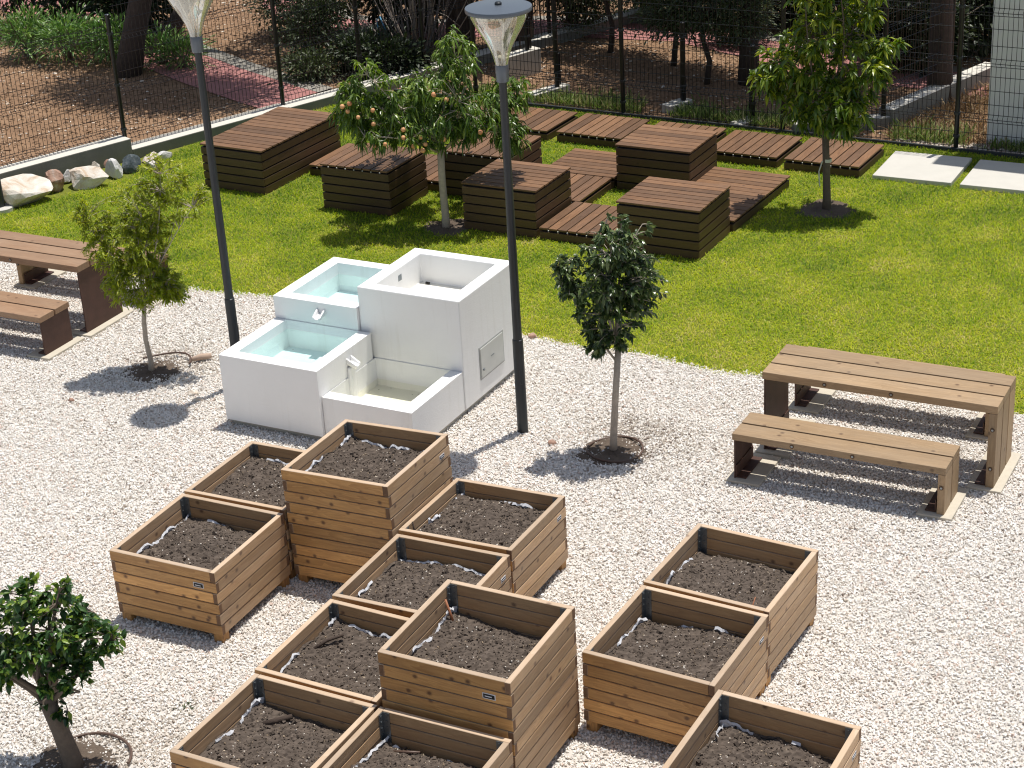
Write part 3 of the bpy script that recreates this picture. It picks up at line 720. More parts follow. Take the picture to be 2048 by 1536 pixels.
# ---------------------------------------------------------------- lamp posts
def lamp(x, y, label, ring=False, h=3.966, stain=0):
    root = empty('lamp_post', (x, y, 0), (0, 0, random.random() * 3), label, 'lamp post', 'garden lamp posts with funnel glass')
    m = MB(); m.lathe([(.050, -.02), (.049, .92), (.048, .93), (.041, .935), (.034, h - .64)], n=24); m.build('pole', LAMPM, root, smooth='auto')
    m = MB(); m.lathe([(.053, h - .645), (.055, h - .64), (.058, h - .505), (.056, h - .50)], n=28); m.build('collar', LAMPG, root, smooth='auto')
    z0 = h - .50; zz = .46
    prof = [(0, .054), (.06, .060), (.14, .068), (.26, .086), (.40, .116), (.54, .153), (.68, .192), (.80, .220), (.90, .240), (1, .252)]
    m = MB(); m.lathe([(r_, z0 + t * zz) for t, r_ in prof], n=48, cap=False); m.build('glass_shade', GLASS, root, smooth=True)
    m = MB(); m.lathe([(.245, h - .042), (.272, h - .044), (.283, h - .036), (.284, h - .012), (.280, h - .004), (.10, h + .010), (.05, h + .012)], n=56)
    cap = m.build('lamp_cap', LAMPG, root, smooth='auto')
    m = MB(); m.lathe([(.030, 0), (.030, .02), (.02, .03), (.001, .032)], n=20); k = m.build('cap_knob', LAMPM, cap, smooth='auto'); k.location = (0, 0, h + .008)
    for a in (.5, 2.6, 4.7):
        m = MB(); ca, sa = math.cos(a), math.sin(a)
        m.tube([((r_ - .022) * .78 * ca, (r_ - .022) * .78 * sa, z0 + t * zz) for t, r_ in prof], .006, 8); m.build('inner_rod', WHITEP, root, smooth=True)
    m = MB(); m.lathe([(.21, h - .05), (.21, h - .043)], n=40); m.build('light_panel', WHITEP, root)
    m = MB(); m.lathe([(.045, z0 + .002), (.05, z0 + .02), (.02, z0 + .028)], n=20); m.build('shade_seat', GALV, root)
    if ring:
        m = MB(); m.lathe([(.15, -.01), (.15, .05), (.13, .06), (.06, .062)], n=36); m.build('base_ring', SLAB, root, smooth='auto')
    else:
        m = MB(); m.box(-.012, -.052, .50, .012, -.046, .64); m.build('access_door', LAMPM, root, bevel=.002)
random.seed(3)
lamp(1.5017, 4.0615, 'dark lamp post standing right of the white fountain')
lamp(-1.6097, 4.0087, 'dark lamp post left of the white fountain, its top cut off by the picture', h=4.02)
lamp(-7.60, 7.42, 'lamp post on a pale base ring at the far left by the rocks', ring=True)

# ---------------------------------------------------------------- tables and benches
def bench(x0, x1, y0, y1, H, nb, kind, label, steel_left, W, seed, legmat=None):
    """boards run along x and turn down at one end; the other end stands on steel"""
    random.seed(seed)
    nm = 'picnic_table' if kind == 'table' else 'bench'
    cx, cy = (x0 + x1) / 2, (y0 + y1) / 2; hx, hy = (x1 - x0) / 2, (y1 - y0) / 2
    root = empty(nm, (cx, cy, 0), (0, 0, 0), label, kind, 'picnic tables on the gravel' if kind == 'table' else 'long benches beside the picnic tables')
    T = .07 if kind == 'table' else .062; g = .022; bw = (2 * hy - g * (nb - 1)) / nb
    for k in range(nb):
        m = MB(); m.board((-hx, -hy + k * (bw + g), H - T), (2 * hx, 0, 0), (0, bw, 0), (0, 0, T)); m.build('top_board', W, root, bevel=.004, seg=2)
    sw = 1 if steel_left else -1       # wooden end
    for k in range(nb):
        m = MB(); xa = sw * hx - (T if sw > 0 else 0)
        m.board((xa, -hy + k * (bw + g) + .002, .02), (0, 0, H - T - .022), (0, bw - .004, 0), (T, 0, 0)); m.build('leg_board', legmat or W, root, bevel=.004, seg=2)
    m = MB(); xs = -sw * (hx - .012)
    m.box(min(xs, xs + sw * .014), -hy + .012, .015, max(xs, xs + sw * .014), hy - .012, H - T - .002, 0); m.build('steel_leg', CORTEN, root, bevel=.002)
    for sd in (-1, 1):
        xe = sd * hx; inn = -sd
        m = MB(); m.box(min(xe, xe + inn * .16) + (0.014 if False else 0), -hy + .03, .018, max(xe, xe + inn * .16), hy - .03, .026) if False else None
        m = MB(); xa = xe + inn * (.074 if sd == sw else .028)
        m.box(min(xa, xa + inn * .09), -hy + .02, .034, max(xa, xa + inn * .09), hy - .02, .044)
        m.box(min(xa, xa + inn * .008), -hy + .02, .044, max(xa, xa + inn * .008), hy - .02, .15); m.build('steel_bracket', CORTEN, root)
        m = MB(); a = xe + sd * (.075 if sd == 1 else .05); b = xe - sd * (.26 if sd == -1 else .22)
        m.box(min(a, b), -hy - .045, -.03, max(a, b), hy + .075, .030); m.build('footing', CONC, root, bevel=.006, seg=2)
    m = MB()
    pos = [(-hx * .45, H - T / 2), (hx * .12, H - T / 2)] if kind == 'table' else [(-hx * .42, H - T / 2), (hx * .15, H - T / 2)]
    for bx, bz in pos: m.tube([(bx, -hy - .003, bz), (bx, -hy + .01, bz)], .019, 14); m.tube([(bx, -hy - .006, bz), (bx, -hy, bz)], .010, 8, mi=1)
    for bz in ((H * .26, H * .72) if kind == 'table' else (H * .6,)):
        bx = sw * (hx - T / 2); m.tube([(bx, -hy - .003, bz), (bx, -hy + .01, bz)], .019, 14); m.tube([(bx, -hy - .006, bz), (bx, -hy, bz)], .010, 8, mi=1)
    m.build('bolts', [RECESSW, GALV], root)  # dark discs round the bolts paint in the shade of their recesses
bench(3.695, 5.745, 4.43, 5.075, .79, 3, 'table', 'pale wooden picnic table on the right, at the lawn edge', True, TABLEW, 7)
bench(3.64, 5.485, 3.83, 4.28, .46, 2, 'bench', 'pale wooden bench in front of the right-hand picnic table', True, TABLEW, 8)
bench(3.66, 5.50, 5.36, 5.80, .46, 2, 'bench', 'wooden bench behind the right-hand table, only its legs showing', True, TABLEW, 9)
bench(-5.95, -3.895, 4.49, 5.135, .79, 3, 'table', 'reddish wooden picnic table with a rusted steel end at the left edge', False, REDW, 10)
bench(-5.78, -3.93, 3.85, 4.32, .46, 2, 'bench', 'reddish wooden bench with a rusted steel end in front of the left table', False, REDW, 11)
bench(-5.60, -3.76, 5.40, 5.84, .46, 2, 'bench', 'reddish wooden bench behind the left-hand table, one leg showing below it', False, REDW, 12, TABLEW)  # paler leg boards: light bounced off the gravel is put into the wood

# ---------------------------------------------------------------- garden trees
BARKG = simple('grey_bark', (.42, .36, .29), .9, var=.35, scale=25, bs=.5, bscale=45)
BARKB = simple('brown_bark', (.13, .10, .075), .9, var=.4, scale=25, bs=.6, bscale=45)
def leafmat(name, a, b, c, rough=.45, trans=.28, spec=.5):
    return tinted(name, [(0, a), (.5, b), (.85, c), (1, tuple(min(1, x * 1.15) for x in c))], rough, trans=trans, spec=spec)
L_OLIVE = leafmat('leaf_yellow_green', (.12, .17, .018), (.25, .31, .028), (.42, .43, .055), .42, .4)
L_PEACH = leafmat('leaf_peach', (.04, .078, .012), (.10, .175, .024), (.23, .31, .05), .34, .34)
L_PEAR = leafmat('leaf_dark_glossy', (.022, .042, .014), (.055, .092, .028), (.17, .22, .075), .30, .26, .6)
L_AVO = leafmat('leaf_bright', (.032, .075, .012), (.13, .20, .020), (.40, .43, .045), .33, .34)
L_CIT = leafmat('leaf_deep_green', (.018, .046, .015), (.045, .105, .024), (.20, .28, .035), .33, .2)
L_OLEA = leafmat('leaf_oleander', (.045, .11, .022), (.10, .21, .04), (.26, .38, .10), .4, .2)
L_SHRUB = leafmat('leaf_olive_shrub', (.022, .036, .012), (.045, .065, .02), (.10, .125, .045), .5, .2)
L_DARK = leafmat('leaf_dark_tree', (.008, .017, .006), (.018, .032, .010), (.045, .065, .018), .5, .15)
L_PINE = leafmat('pine_needles', (.015, .030, .010), (.030, .050, .015), (.05, .08, .02), .6, .1)
PEACHM = tinted('peach_skin', [(0, (.55, .20, .09)), (.5, (.66, .36, .17)), (1, (.45, .09, .05))], .6, patch=.9, pscale=16)

def to_world(base, q): return np.array(base) + q[0] * RV + q[1] * DV + np.array([0, 0, q[2]])
def curve(a, b, sag, r, n=6):
    a, b = np.array(a, float), np.array(b, float); w_ = r.normal(0, .03, 3) * np.linalg.norm(b - a) * 2
    return [a + (b - a) * t + w_ * math.sin(math.pi * t) + np.array([0, 0, sag * math.sin(math.pi * t)]) for t in np.linspace(0, 1, n)]
def garden_tree(name, label, base, trunk, blobs, ntw, nleaf, leaf, lmat, bmat, seed, limbs=6, twr=.005, tipdroop=.0, updir=.3, group=None, fruit=0):
    r = np.random.default_rng(seed); base = (*base, 0)
    root = empty(name, base, (0, 0, 0), label, 'tree', group)
    loc = lambda q: q[0] * RV + q[1] * DV + np.array([0, 0, q[2]])
    tb = MB()
    tp = [loc(t[:3]) for t in trunk]; tr = [t[3] for t in trunk]
    tb.tube(tp, tr, 12)
    wts = np.array([b[6] for b in blobs], float); wts /= wts.sum()
    # limbs reach into the blobs
    lp = []; top = tp[-1]
    order = list(range(len(blobs))) + list(r.choice(len(blobs), max(0, limbs - len(blobs)), p=wts))
    for bi in order:
        b = blobs[bi]; tgt = loc((b[0] + r.normal(0, .35) * b[3], b[1] + r.normal(0, .4) * b[4], b[2] + r.normal(0, .25) * b[5]))
        st = tp[-1] if r.random() < .6 else tp[-1] * .75 + tp[-2] * .25
        c = curve(st, tgt, .05, r, 8); r0 = tr[-1] * .40
        tb.tube(c, list(np.linspace(r0, r0 * .3, 8)), 7); lp += c[1:]
    lp = np.array(lp)
    P = []; D = []; F = []
    for k in range(ntw):
        b = blobs[r.choice(len(blobs), p=wts)]
        u = r.normal(size=3); u /= np.linalg.norm(u); rad = r.uniform(.35, 1.0) ** .6
        tip = loc((b[0] + u[0] * b[3] * rad, b[1] + u[1] * b[4] * rad, b[2] + u[2] * b[5] * rad))
        d = np.linalg.norm(lp - tip, axis=1) + .6 * np.maximum(0, lp[:, 2] - tip[2]); st = lp[np.argmin(d)]
        c = curve(st, tip, .06 * np.linalg.norm(tip - st), r, 6); c[-1] = c[-1] + np.array([0, 0, -tipdroop * np.linalg.norm(tip - st)])
        tb.tube(c, list(np.linspace(twr * 1.5, twr * .5, 6)), 4, cap=False)
        c = np.array(c); L_ = len(c) - 1
        nl = max(3, int(r.poisson(nleaf)))
        for q in range(nl):
            t = (1 - abs(r.normal(0, .33))) if q else 1.0
            t = min(max(t, .15), 1) * L_; i = min(int(t), L_ - 1); p = c[i] + (c[i + 1] - c[i]) * (t - i)
            dr = (c[i + 1] - c[i]); dr = dr / (np.linalg.norm(dr) + 1e-9)
            P.append(p + r.normal(0, .006, 3)); D.append(dr * .55 + r.normal(0, .55, 3) + np.array([0, 0, updir]))
        if fruit and r.random() < fruit * (2.0 if c[3] @ RV < 0 else .5): F.append(c[4] - DV * r.uniform(.0, .12) + np.array([0, 0, -.03]))
    P = np.array(P); D = np.array(D); n = len(P)
    V, T3, T4 = leaves(P, D, r.uniform(*leaf[0:2], n), r.uniform(*leaf[2:4], n), r, leaf[4], .28)
    t = np.clip(r.beta(2, 2.4, n) + .25 * (P[:, 2] - P[:, 2].mean()) / (np.ptp(P[:, 2]) + 1e-6), 0, 1)   # leaves get paler towards the top of the crown
    tb.build('trunk', bmat, root, smooth=True)
    np_obj('crown', V, [T3, T4], lmat, root, tint=np.repeat(t, 8))
    return root, F
garden_tree('young_tree', 'small feathery yellow-green tree left of the fountain, beside the left picnic table', (-2.68, 3.98),
    [(0, 0, -.03, .036), (.01, 0, .10, .028), (-.01, 0, .35, .025), (.0, 0, .55, .023), (.04, 0, .82, .022)],
    [(0, 0, 1.02, .38, .36, .34, 1.6), (-.06, 0, 1.40, .42, .38, .36, 2.0), (.15, .05, 1.70, .38, .34, .34, 1.2), (.36, .05, 2.00, .30, .26, .30, .45), (.60, .0, 1.80, .26, .2, .2, .2), (.30, 0, .92, .22, .2, .18, .5), (-.38, 0, 1.7, .16, .16, .2, .25)],
    760, 22, (.038, .066, .012, .020, .25), L_OLIVE, BARKG, 21, 9, .0032, .1, .12)
pt, fr = garden_tree('peach_tree', 'peach tree with drooping leaves and orange fruit in front of the dark cubes', (-1.82, 8.68),
    [(0, 0, -.03, .055), (0, 0, .12, .046), (-.01, 0, .6, .042), (0, 0, 1.03, .042)],
    [(-.62, 0, 1.34, .48, .45, .30, 1.2), (-.5, .72, 1.22, .55, .45, .32, 1.5), (.1, .75, 1.2, .5, .45, .3, 1.0), (-.15, 0, 1.34, .5, .5, .32, 1.1), (.42, 0, 1.42, .48, .45, .36, 1.3), (-.95, .6, 1.25, .3, .35, .25, .6), (.25, .05, 2.05, .26, .28, .42, .75), (-.95, 0, 1.68, .22, .25, .25, .45), (-.8, 0, 2.02, .14, .15, .18, .16), (.82, 0, 1.18, .24, .25, .28, .6), (.05, 0, 1.78, .35, .35, .2, .6), (-1.02, .1, 1.55, .26, .3, .28, .6), (-.4, .1, 1.72, .36, .35, .24, .7), (.85, .2, 1.55, .25, .3, .28, .5)],
    820, 14, (.07, .125, .021, .032, .75), L_PEACH, BARKG, 22, 10, .004, .10, .10, fruit=.2)
for i, p in enumerate(sorted(fr, key=lambda q: q @ DV)[:18]):
    V = []; m = MB(); m.lathe([(.004, .032), (.021, .029), (.032, .013), (.035, 0), (.031, -.018), (.018, -.031), (.003, -.036)], n=12)
    o = m.build('peach_fruit', PEACHM, pt, smooth=True); o.location = tuple(p); o.scale = (.66 + .22 * random.random(),) * 3
    o.data.attributes['tint'].data.foreach_set('value', np.full(len(m.v), .5 * random.random() + .3, np.float32))
garden_tree('pear_tree', 'slim young pear tree with dark glossy leaves, right of the lamp post', (2.44, 4.01),
    [(0, 0, -.03, .040), (.0, 0, .08, .034), (.03, 0, .5, .030), (.07, 0, .98, .028)],
    [(.05, 0, 1.30, .33, .30, .28, 1.3), (-.08, 0, 1.62, .40, .34, .28, 1.5), (.20, 0, 1.66, .32, .3, .30, 1.3), (.03, 0, 1.92, .32, .28, .22, .9), (-.05, 0, 1.1, .22, .2, .14, .4), (-.36, 0, 1.78, .10, .1, .16, .18), (.30, 0, 2.08, .10, .1, .12, .10), (.16, 0, 2.12, .06, .06, .12, .07), (.02, 0, 2.18, .05, .05, .1, .07)],
    460, 11, (.048, .076, .025, .040, .40), L_PEAR, BARKG, 23, 9, .0038, .04, .05)
gt, _ = garden_tree('leafy_tree', 'round-crowned tree with long bright leaves, standing alone right of the decks', (2.25, 10.68),
    [(0, 0, -.03, .060), (0, 0, .15, .048), (-.01, 0, .5, .043), (-.03, 0, .95, .040)],
    [(0, 0, 1.30, .55, .5, .36, 1.6), (-.45, 0, 1.75, .42, .4, .34, 1.1), (.35, 0, 1.75, .40, .4, .36, 1.1), (-.1, 0, 2.15, .42, .4, .36, 1.1), (.35, .05, 2.45, .26, .25, .34, .55), (-.25, 0, 2.65, .25, .25, .35, .5), (.62, 0, 1.95, .2, .2, .2, .3), (-.72, 0, 1.65, .2, .2, .2, .3), (.1, 0, 2.9, .3, .3, .3, .4)],
    430, 15, (.09, .15, .030, .046, .45), L_AVO, BARKB, 24, 11, .004, .10, .05)
m = MB(); m.lathe([(.050, .59), (.051, .61), (.050, .63)], n=14, cap=False); m.tube([(-.045, -.045, .61), (-.08, -.07, .48), (-.07, -.06, .30)], .008, 6); m.build('trunk_tie', TIEW, gt)
garden_tree('citrus_tree', 'dark green citrus tree with a thick trunk at the bottom left corner', (.85, -1.72),
    [(.05, -.02, -.03, .088), (.045, 0, .05, .068), (.0, 0, .30, .060), (-.06, 0, .58, .056)],
    [(-.30, 0, 1.02, .34, .34, .26, 1.2), (.05, 0, 1.12, .34, .34, .24, 1.1), (.32, 0, 1.08, .24, .24, .20, .6), (-.05, 0, .85, .32, .3, .18, .6), (-.45, 0, .85, .25, .3, .24, .8), (-.1, 0, 1.33, .18, .2, .14, .3), (.16, 0, 1.36, .10, .1, .16, .18), (.05, 0, .52, .14, .14, .12, .16), (.42, 0, .98, .14, .12, .12, .3), (-.62, 0, 1.15, .2, .2, .25, .4), (.12, 0, .8, .2, .2, .14, .3)],
    330, 12, (.045, .080, .028, .046, .25), L_CIT, BARKB, 25, 10, .0048, .0, .25)

# drip hoses round the trees
def hose(px, py, r, a0, a1, label, wob=.02, z=.022, rr=.0105):
    pts = []
    for i in range(44):
        a = a0 + (a1 - a0) * i / 43; q = r * (1 + wob * math.sin(3 * a + px)); pts.append((px + q * math.cos(a), py + q * math.sin(a), z + .01 * math.sin(2 * a)))
    m = MB(); m.tube(pts, rr, 8); tag(m.build('drip_hose', HOSE, smooth=True), label, 'hose')
hose(2.46, 4.0, .25, -.3, 2 * math.pi - .4, 'ring of brown drip hose round the pear tree trunk')
hose(-2.60, 4.06, .30, .4, 2.9, 'curved brown drip hose behind the feathery tree trunk', .05, .05)
hose(.95, -1.62, .30, .2, 2.6, 'brown drip hose beside the citrus trunk at the bottom left', .04)
m = MB(); m.tube([(.5, -1.45, .02), (.42, -1.2, .03), (.45, -1.32, .028)], .014, 8); 
m = MB(); m.tube([(-2.42, 4.28, .03), (-2.33, 4.36, .05), (-2.24, 4.42, .05)], [.02, .034, .03], 8); tag(m.build('pale_stone', simple('tan_stone', (.46, .34, .26), .9), smooth=True), 'tan stone lying behind the feathery tree trunk', 'stone')

# ---------------------------------------------------------------- stones
def rock(x, y, sx, sy, sz, rz, label, mat, seed, name='boulder', z=0, grp=None):
    import bmesh
    bm = bmesh.new(); bmesh.ops.create_icosphere(bm, subdivisions=3, radius=1); r = random.Random(seed)
    planes = [(Vector((r.gauss(0, 1), r.gauss(0, 1), r.gauss(0, .8))).normalized(), r.uniform(.5, .88)) for _ in range(12)]
    for v in bm.verts:
        for nrm, dd in planes:
            e = v.co.dot(nrm) - dd
            if e > 0: v.co -= nrm * e
        v.co *= 1 + .05 * mnoise.noise(v.co * 3 + Vector((seed, 0, 0))) + .03 * mnoise.noise(v.co * 9)
        v.co = Vector((v.co.x * sx, v.co.y * sy, v.co.z * sz))
    me = bpy.data.meshes.new(name); bm.to_mesh(me); bm.free(); me.materials.append(mat)
    o = bpy.data.objects.new(name, me); COL.objects.link(o); o.location = (x, y, z + sz * .55); o.rotation_euler = (0, 0, rz)
    return tag(o, label, 'rock', grp)
def rockmat(name, a, b, c):
    m, nt, bs, out = new_mat(name); co = objco(nt)
    f = noise(nt, co, 4.5, 6, .65, .8); col = ramp(nt, f, [(.32, a), (.5, b), (.66, c)]); nt.links.new(col, bs.inputs['Base Color']); bs.inputs['Roughness'].default_value = .85
    bump(nt, bs, noise(nt, co, 14, 6, .7), .7, .03); return m
RK = rockmat('cream_rock', (.48, .33, .20), (.64, .58, .50), (.72, .69, .64)); RKR = rockmat('red_rock', (.25, .12, .08), (.42, .27, .20), (.55, .47, .42)); RKB = rockmat('blue_rock', (.035, .05, .06), (.07, .09, .10), (.18, .19, .19)); RKW = rockmat('white_rock', (.45, .43, .42), (.66, .65, .63), (.75, .74, .72))
ra = math.atan2(1, .42)
for i, (x, y, sx, sy, sz, rz, lab, mt) in enumerate([
    (-7.55, 7.78, .44, .28, .25, .9, 'largest cream boulder at the left end of the wall rocks', RK),
    (-7.44, 8.26, .16, .17, .20, .5, 'reddish boulder right of the largest cream one', RKR),
    (-7.50, 8.62, .13, .10, .12, 1.2, 'small grey flat boulder between red and cream ones against the wall', RKW),
    (-7.13, 8.58, .37, .20, .17, .45, 'long cream boulder behind the top of the feathery tree', RK),
    (-7.36, 9.05, .09, .09, .11, .2, 'small tan boulder against the wall above the long cream one', RK),
    (-7.22, 9.14, .07, .08, .12, .2, 'little pinkish boulder against the wall', RKR),
    (-7.02, 9.00, .13, .13, .17, 2, 'white rounded boulder left of the dark one', RKW),
    (-6.96, 9.28, .17, .12, .15, .8, 'dark blue-grey boulder among the pale wall rocks', RKB),
    (-6.78, 9.48, .19, .14, .15, 2.6, 'cream boulder right of the dark blue-grey one', RK),
    (-6.84, 9.84, .14, .07, .08, 1.2, 'low white stone at the right end of the wall rocks', RKW)]):
    rock(x, y, sx, sy, sz, rz, lab, mt, 40 + i, grp='boulders along the retaining wall')
rock(.62, 6.04, .06, .045, .04, .3, 'reddish stone at the lawn edge behind the right lamp post', RKR, 61, 'stone')
rock(-1.92, 3.66, .07, .045, .03, .4, 'flat tan stone left of the fountain, the farther of two', RK, 62, 'stone')
rock(-1.80, 3.56, .075, .04, .028, .3, 'flat tan stone left of the fountain, the nearer of two', RK, 63, 'stone')
rock(1.87, 3.92, .045, .04, .03, .8, 'small grey-brown stone between lamp post and pear tree', RKR, 64, 'stone')
rock(-3.0, 3.1, .04, .03, .025, .8, 'small pink stone at the edge of the feathery tree shadow', RKR, 65, 'stone')

# ---------------------------------------------------------------- retaining wall and mesh fences
def wall_section(mb, x0, y0, x1, y1, z, back=.30, mi=0):
    d = Vector((x1 - x0, y1 - y0, 0)); n_ = Vector((-d.y, d.x, 0)).normalized() * back
    mb.board((x0, y0, -.15), tuple(d), tuple(n_), (0, 0, z + .15), mi); mb.mi[-5] = mb.mi[-6] = 1
m = MB(); wall_section(m, WALLX(3), 3, WALLX(9.70), 9.70, .30); wall_section(m, WALLX(9.703), 9.703, WALLX(12.08), 12.08, .145); wall_section(m, WALLX(12.083), 12.083, WALLX(19), 19, .135)
tag(m.build('retaining_wall', [WALLC, CAPT], bevel=.012, seg=2), 'stepped concrete wall along the left side of the lawn', 'wall')
def mesh_panel(parent, A, B, z0, z1, folds, fdir, mat=BLACKM, pitch=.06, r=.0036):
    A, B = Vector((*A, 0)), Vector((*B, 0)); d = (B - A); L = d.length; d.normalize(); q = Vector((-d.y, d.x, 0)) * fdir
    zs = [(z0, 0)]
    for f in folds: zs += [(f - .05, 0), (f, .045), (f + .05, 0)]
    zs.append((z1, 0)); m = MB()
    n = int(L / pitch)
    for k in range(1, n):
        p = A + d * (k * L / n); m.tube([p + q * o + Vector((0, 0, z)) for z, o in zs], r, 4, cap=False)
    hz = [z0 + .02, z1 - .03] + [f + e for f in folds for e in (-.05, .05)] + [f for f in folds]
    prev = z0
    for f in folds + [z1]:
        c = int(round((f - prev) / .2))
        for k in range(1, c): hz.append(prev + (f - prev) * k / c)
        prev = f
    for z in hz:
        o = .045 if z in folds else 0
        m.tube([A + q * o + d * .01 + Vector((0, 0, z)), B + q * o - d * .01 + Vector((0, 0, z))], r * 1.15, 4, cap=False)
    return m.build('mesh_panel', mat, parent)
def post(parent, x, y, z0, z1, clips, r=.032):
    m = MB(); m.lathe([(r, z0), (r, z1 - .004), (r * 1.08, z1 - .003), (r * 1.08, z1 + .012), (r * .9, z1 + .016)], n=14); o = m.build('post', BLACKM, parent, smooth='auto'); o.location = (x, y, 0)
    for c in clips:
        m = MB(); m.lathe([(r * 1.35, c), (r * 1.35, c + .03)], n=12); m.build('clamp', LAMPM, o)
fl = empty('mesh_fence', (0, 0, 0), (0, 0, 0), 'black wire mesh fence standing on the left concrete wall', 'fence')
FX = lambda y: WALLX(y) - .20
ys = [4.95, 7.35, 9.78, 12.16, 14.56, 16.9, 19.2]
for i, y in enumerate(ys):
    z = .30 if y < 9.7 else .14
    post(fl, FX(y), y, z - .05 if y > 9.7 or True else z, 1.96 if y < 11 else 2.4, (.38, 1.0, 1.7))
for a, b in zip(ys, ys[1:]):
    lo = a < 9.7
    mesh_panel(fl, (FX(a) + .015, a + .04), (FX(b) - .015, b - .04), .31 if lo else .15, 1.86 if lo else 2.1, [.40, 1.02, 1.72] if lo else [.30, .95, 1.65], 1)
fr_ = empty('mesh_fence', (0, 0, 0), (0, 0, 0), 'black wire mesh fence along the back of the lawn behind the decks', 'fence')
FY = lambda x: 13.30 - (x - 3.11) * .043
xs = [-6.0, -4.0, -1.62, .75, 3.11, 5.5]
for x in xs: post(fr_, x, FY(x), -.05, 2.45, (.18, .48, 1.2, 1.85))
for a, b in zip(xs[1:], xs[2:]): mesh_panel(fr_, (a + .04, FY(a)), (b - .04, FY(b)), .04, 2.42, [.46, 1.18, 1.82], -1)
m = MB(); m.board((-5.4, FY(-5.4) - .06, -.03), (11, -11 * .043, 0), (.0017, .04, 0), (0, 0, .075)); tag(m.build('edging_strip', simple('black_edging', (.03, .032, .035), .7)), 'dark edging strip along the foot of the back fence', 'edging')
m = MB(); m.lathe([(.035, -.02), (.035, .62), (.03, .64)], n=16); o = m.build('bollard', BLACKM, smooth='auto'); o.location = (-2.98, 12.08, 0); tag(o, 'thin black bollard behind the right lamp post, at the back deck row', 'bollard')
# low walls with fence posts beyond the back fence
def stub(x, y, L, z, ph, label, two=True):
    root = empty('wall_stub', (x, y, 0), (0, 0, math.atan2(1, .4) ), label, 'low wall', 'short walls with posts behind the back fence')
    m = MB(); m.box(-L, -.10, -.05, L, .10, z); m.mi[-5] = m.mi[-6] = 1; m.build('concrete_base', [CAPC, CAPT], root, bevel=.01)
    post(root, L * .45, -.03, z - .02, z + ph, (z + .2, z + .9), .035)
    if two: post(root, L * .75, .05, z - .02, z + .45, (), .035)
stub(-3.98, 14.95, .38, .36, 2.0, 'tall pale wall stub with a black post behind the lamp glass')
stub(-3.05, 14.05, .35, .12, 2.0, 'pale wall stub with a tall and a short black post right of the lamp')
stub(-1.02, 14.02, .22, .10, 1.1, 'small pale wall stub with posts right of the middle fence post')
stub(.15, 13.62, .22, .06, 1.0, 'low pale wall stub with posts left of the round leafy tree')
w2 = MB(); wall_section(w2, .95, 13.32, 2.06, 14.02, .14, .22); wall_section(w2, 2.063, 14.03, 2.85, 16.6, .24, .22)
tag(w2.build('garden_wall', [WALLC, CAPT], bevel=.012), 'pale stepped garden wall running away beyond the back fence', 'wall')
f3 = empty('mesh_fence', (0, 0, 0), (0, 0, 0), 'black wire mesh fence on the pale wall beyond the back fence', 'fence')
for x, y in ((1.93, 14.06), (2.42, 15.6)): post(f3, x, y, .1, 2.2, (.5, 1.2))
mesh_panel(f3, (1.0, 13.48), (1.90, 14.04), .15, 1.9, [.45, 1.2], 1); mesh_panel(f3, (1.95, 14.1), (2.41, 15.56), .25, 2.1, [.5, 1.3], 1)
m = MB(); m.box(0, 0, -.05, 4.2, .3, 5.0); o = m.build('rendered_wall', GREYWALL, bevel=.01); o.location = (3.42, 13.62, 0); o.rotation_euler = (0, 0, -.05); tag(o, 'tall plain grey rendered wall at the top right corner', 'wall')

# ---------------------------------------------------------------- park plants
def cloud(blobs, n, leaf, rng, clus=.16, up=.2, per=14):
    w_ = np.array([b[6] for b in blobs], float); w_ /= w_.sum(); P = []; D = []
    nc = max(4, n // per)
    bi = rng.choice(len(blobs), nc, p=w_)
    for k in bi:
        b = blobs[k]; u = rng.normal(size=3); u /= np.linalg.norm(u); rad = rng.uniform(.2, 1) ** .5
        c = np.array(b[:3]) + u * rad * np.array(b[3:6])
        q = rng.normal(0, clus, (per, 3)) * np.array([1, 1, .7]); P.append(c + q); D.append(u * .6 + q / clus * .5 + rng.normal(0, .35, (per, 3)) + np.array([0, 0, up]))
    P = np.concatenate(P); D = np.concatenate(D); P[:, 2] = np.maximum(P[:, 2], .02)
    return P, D
def shrub(name, label, x, y, blobs, n, leaf, mat, seed, cat='shrub', stems=None, smat=None, group=None, clus=.12, up=.2):
    r = np.random.default_rng(seed); root = empty(name, (x, y, 0), (0, 0, 0), label, cat, group)
    P, D = cloud(blobs, int(n * 2.0), leaf, r, clus, up); n = len(P)
    V, a, b = leaves(P, D, r.uniform(leaf[0], leaf[1], n), r.uniform(leaf[2], leaf[3], n), r, leaf[4])
    np_obj('foliage' if cat != 'tree' else 'crown', V, [a, b], mat, root, tint=np.repeat(np.clip(r.beta(2, 2.2, n), 0, 1), 8))
    m = MB()
    if stems:
        for pts, rad in stems: m.tube(pts, rad, 8)
    if not stems or cat == 'tree':
        for k in range(9):
            b = blobs[k % len(blobs)]; m.tube(curve((r.normal(0, .04), r.normal(0, .04), 0) if not stems else stems[0][0][-1], np.array(b[:3]) + r.normal(0, .6, 3) * np.array(b[3:6]), .05, r, 5), list(np.linspace(.02 if not stems else .04, .006, 5)), 5)
    m.build('stems' if cat != 'tree' else 'trunk', smat or BARKB, root, smooth=True)
    return root
BARKP = simple('pine_bark', (.055, .040, .032), .95, var=.5, scale=18, bs=.9, bscale=24)
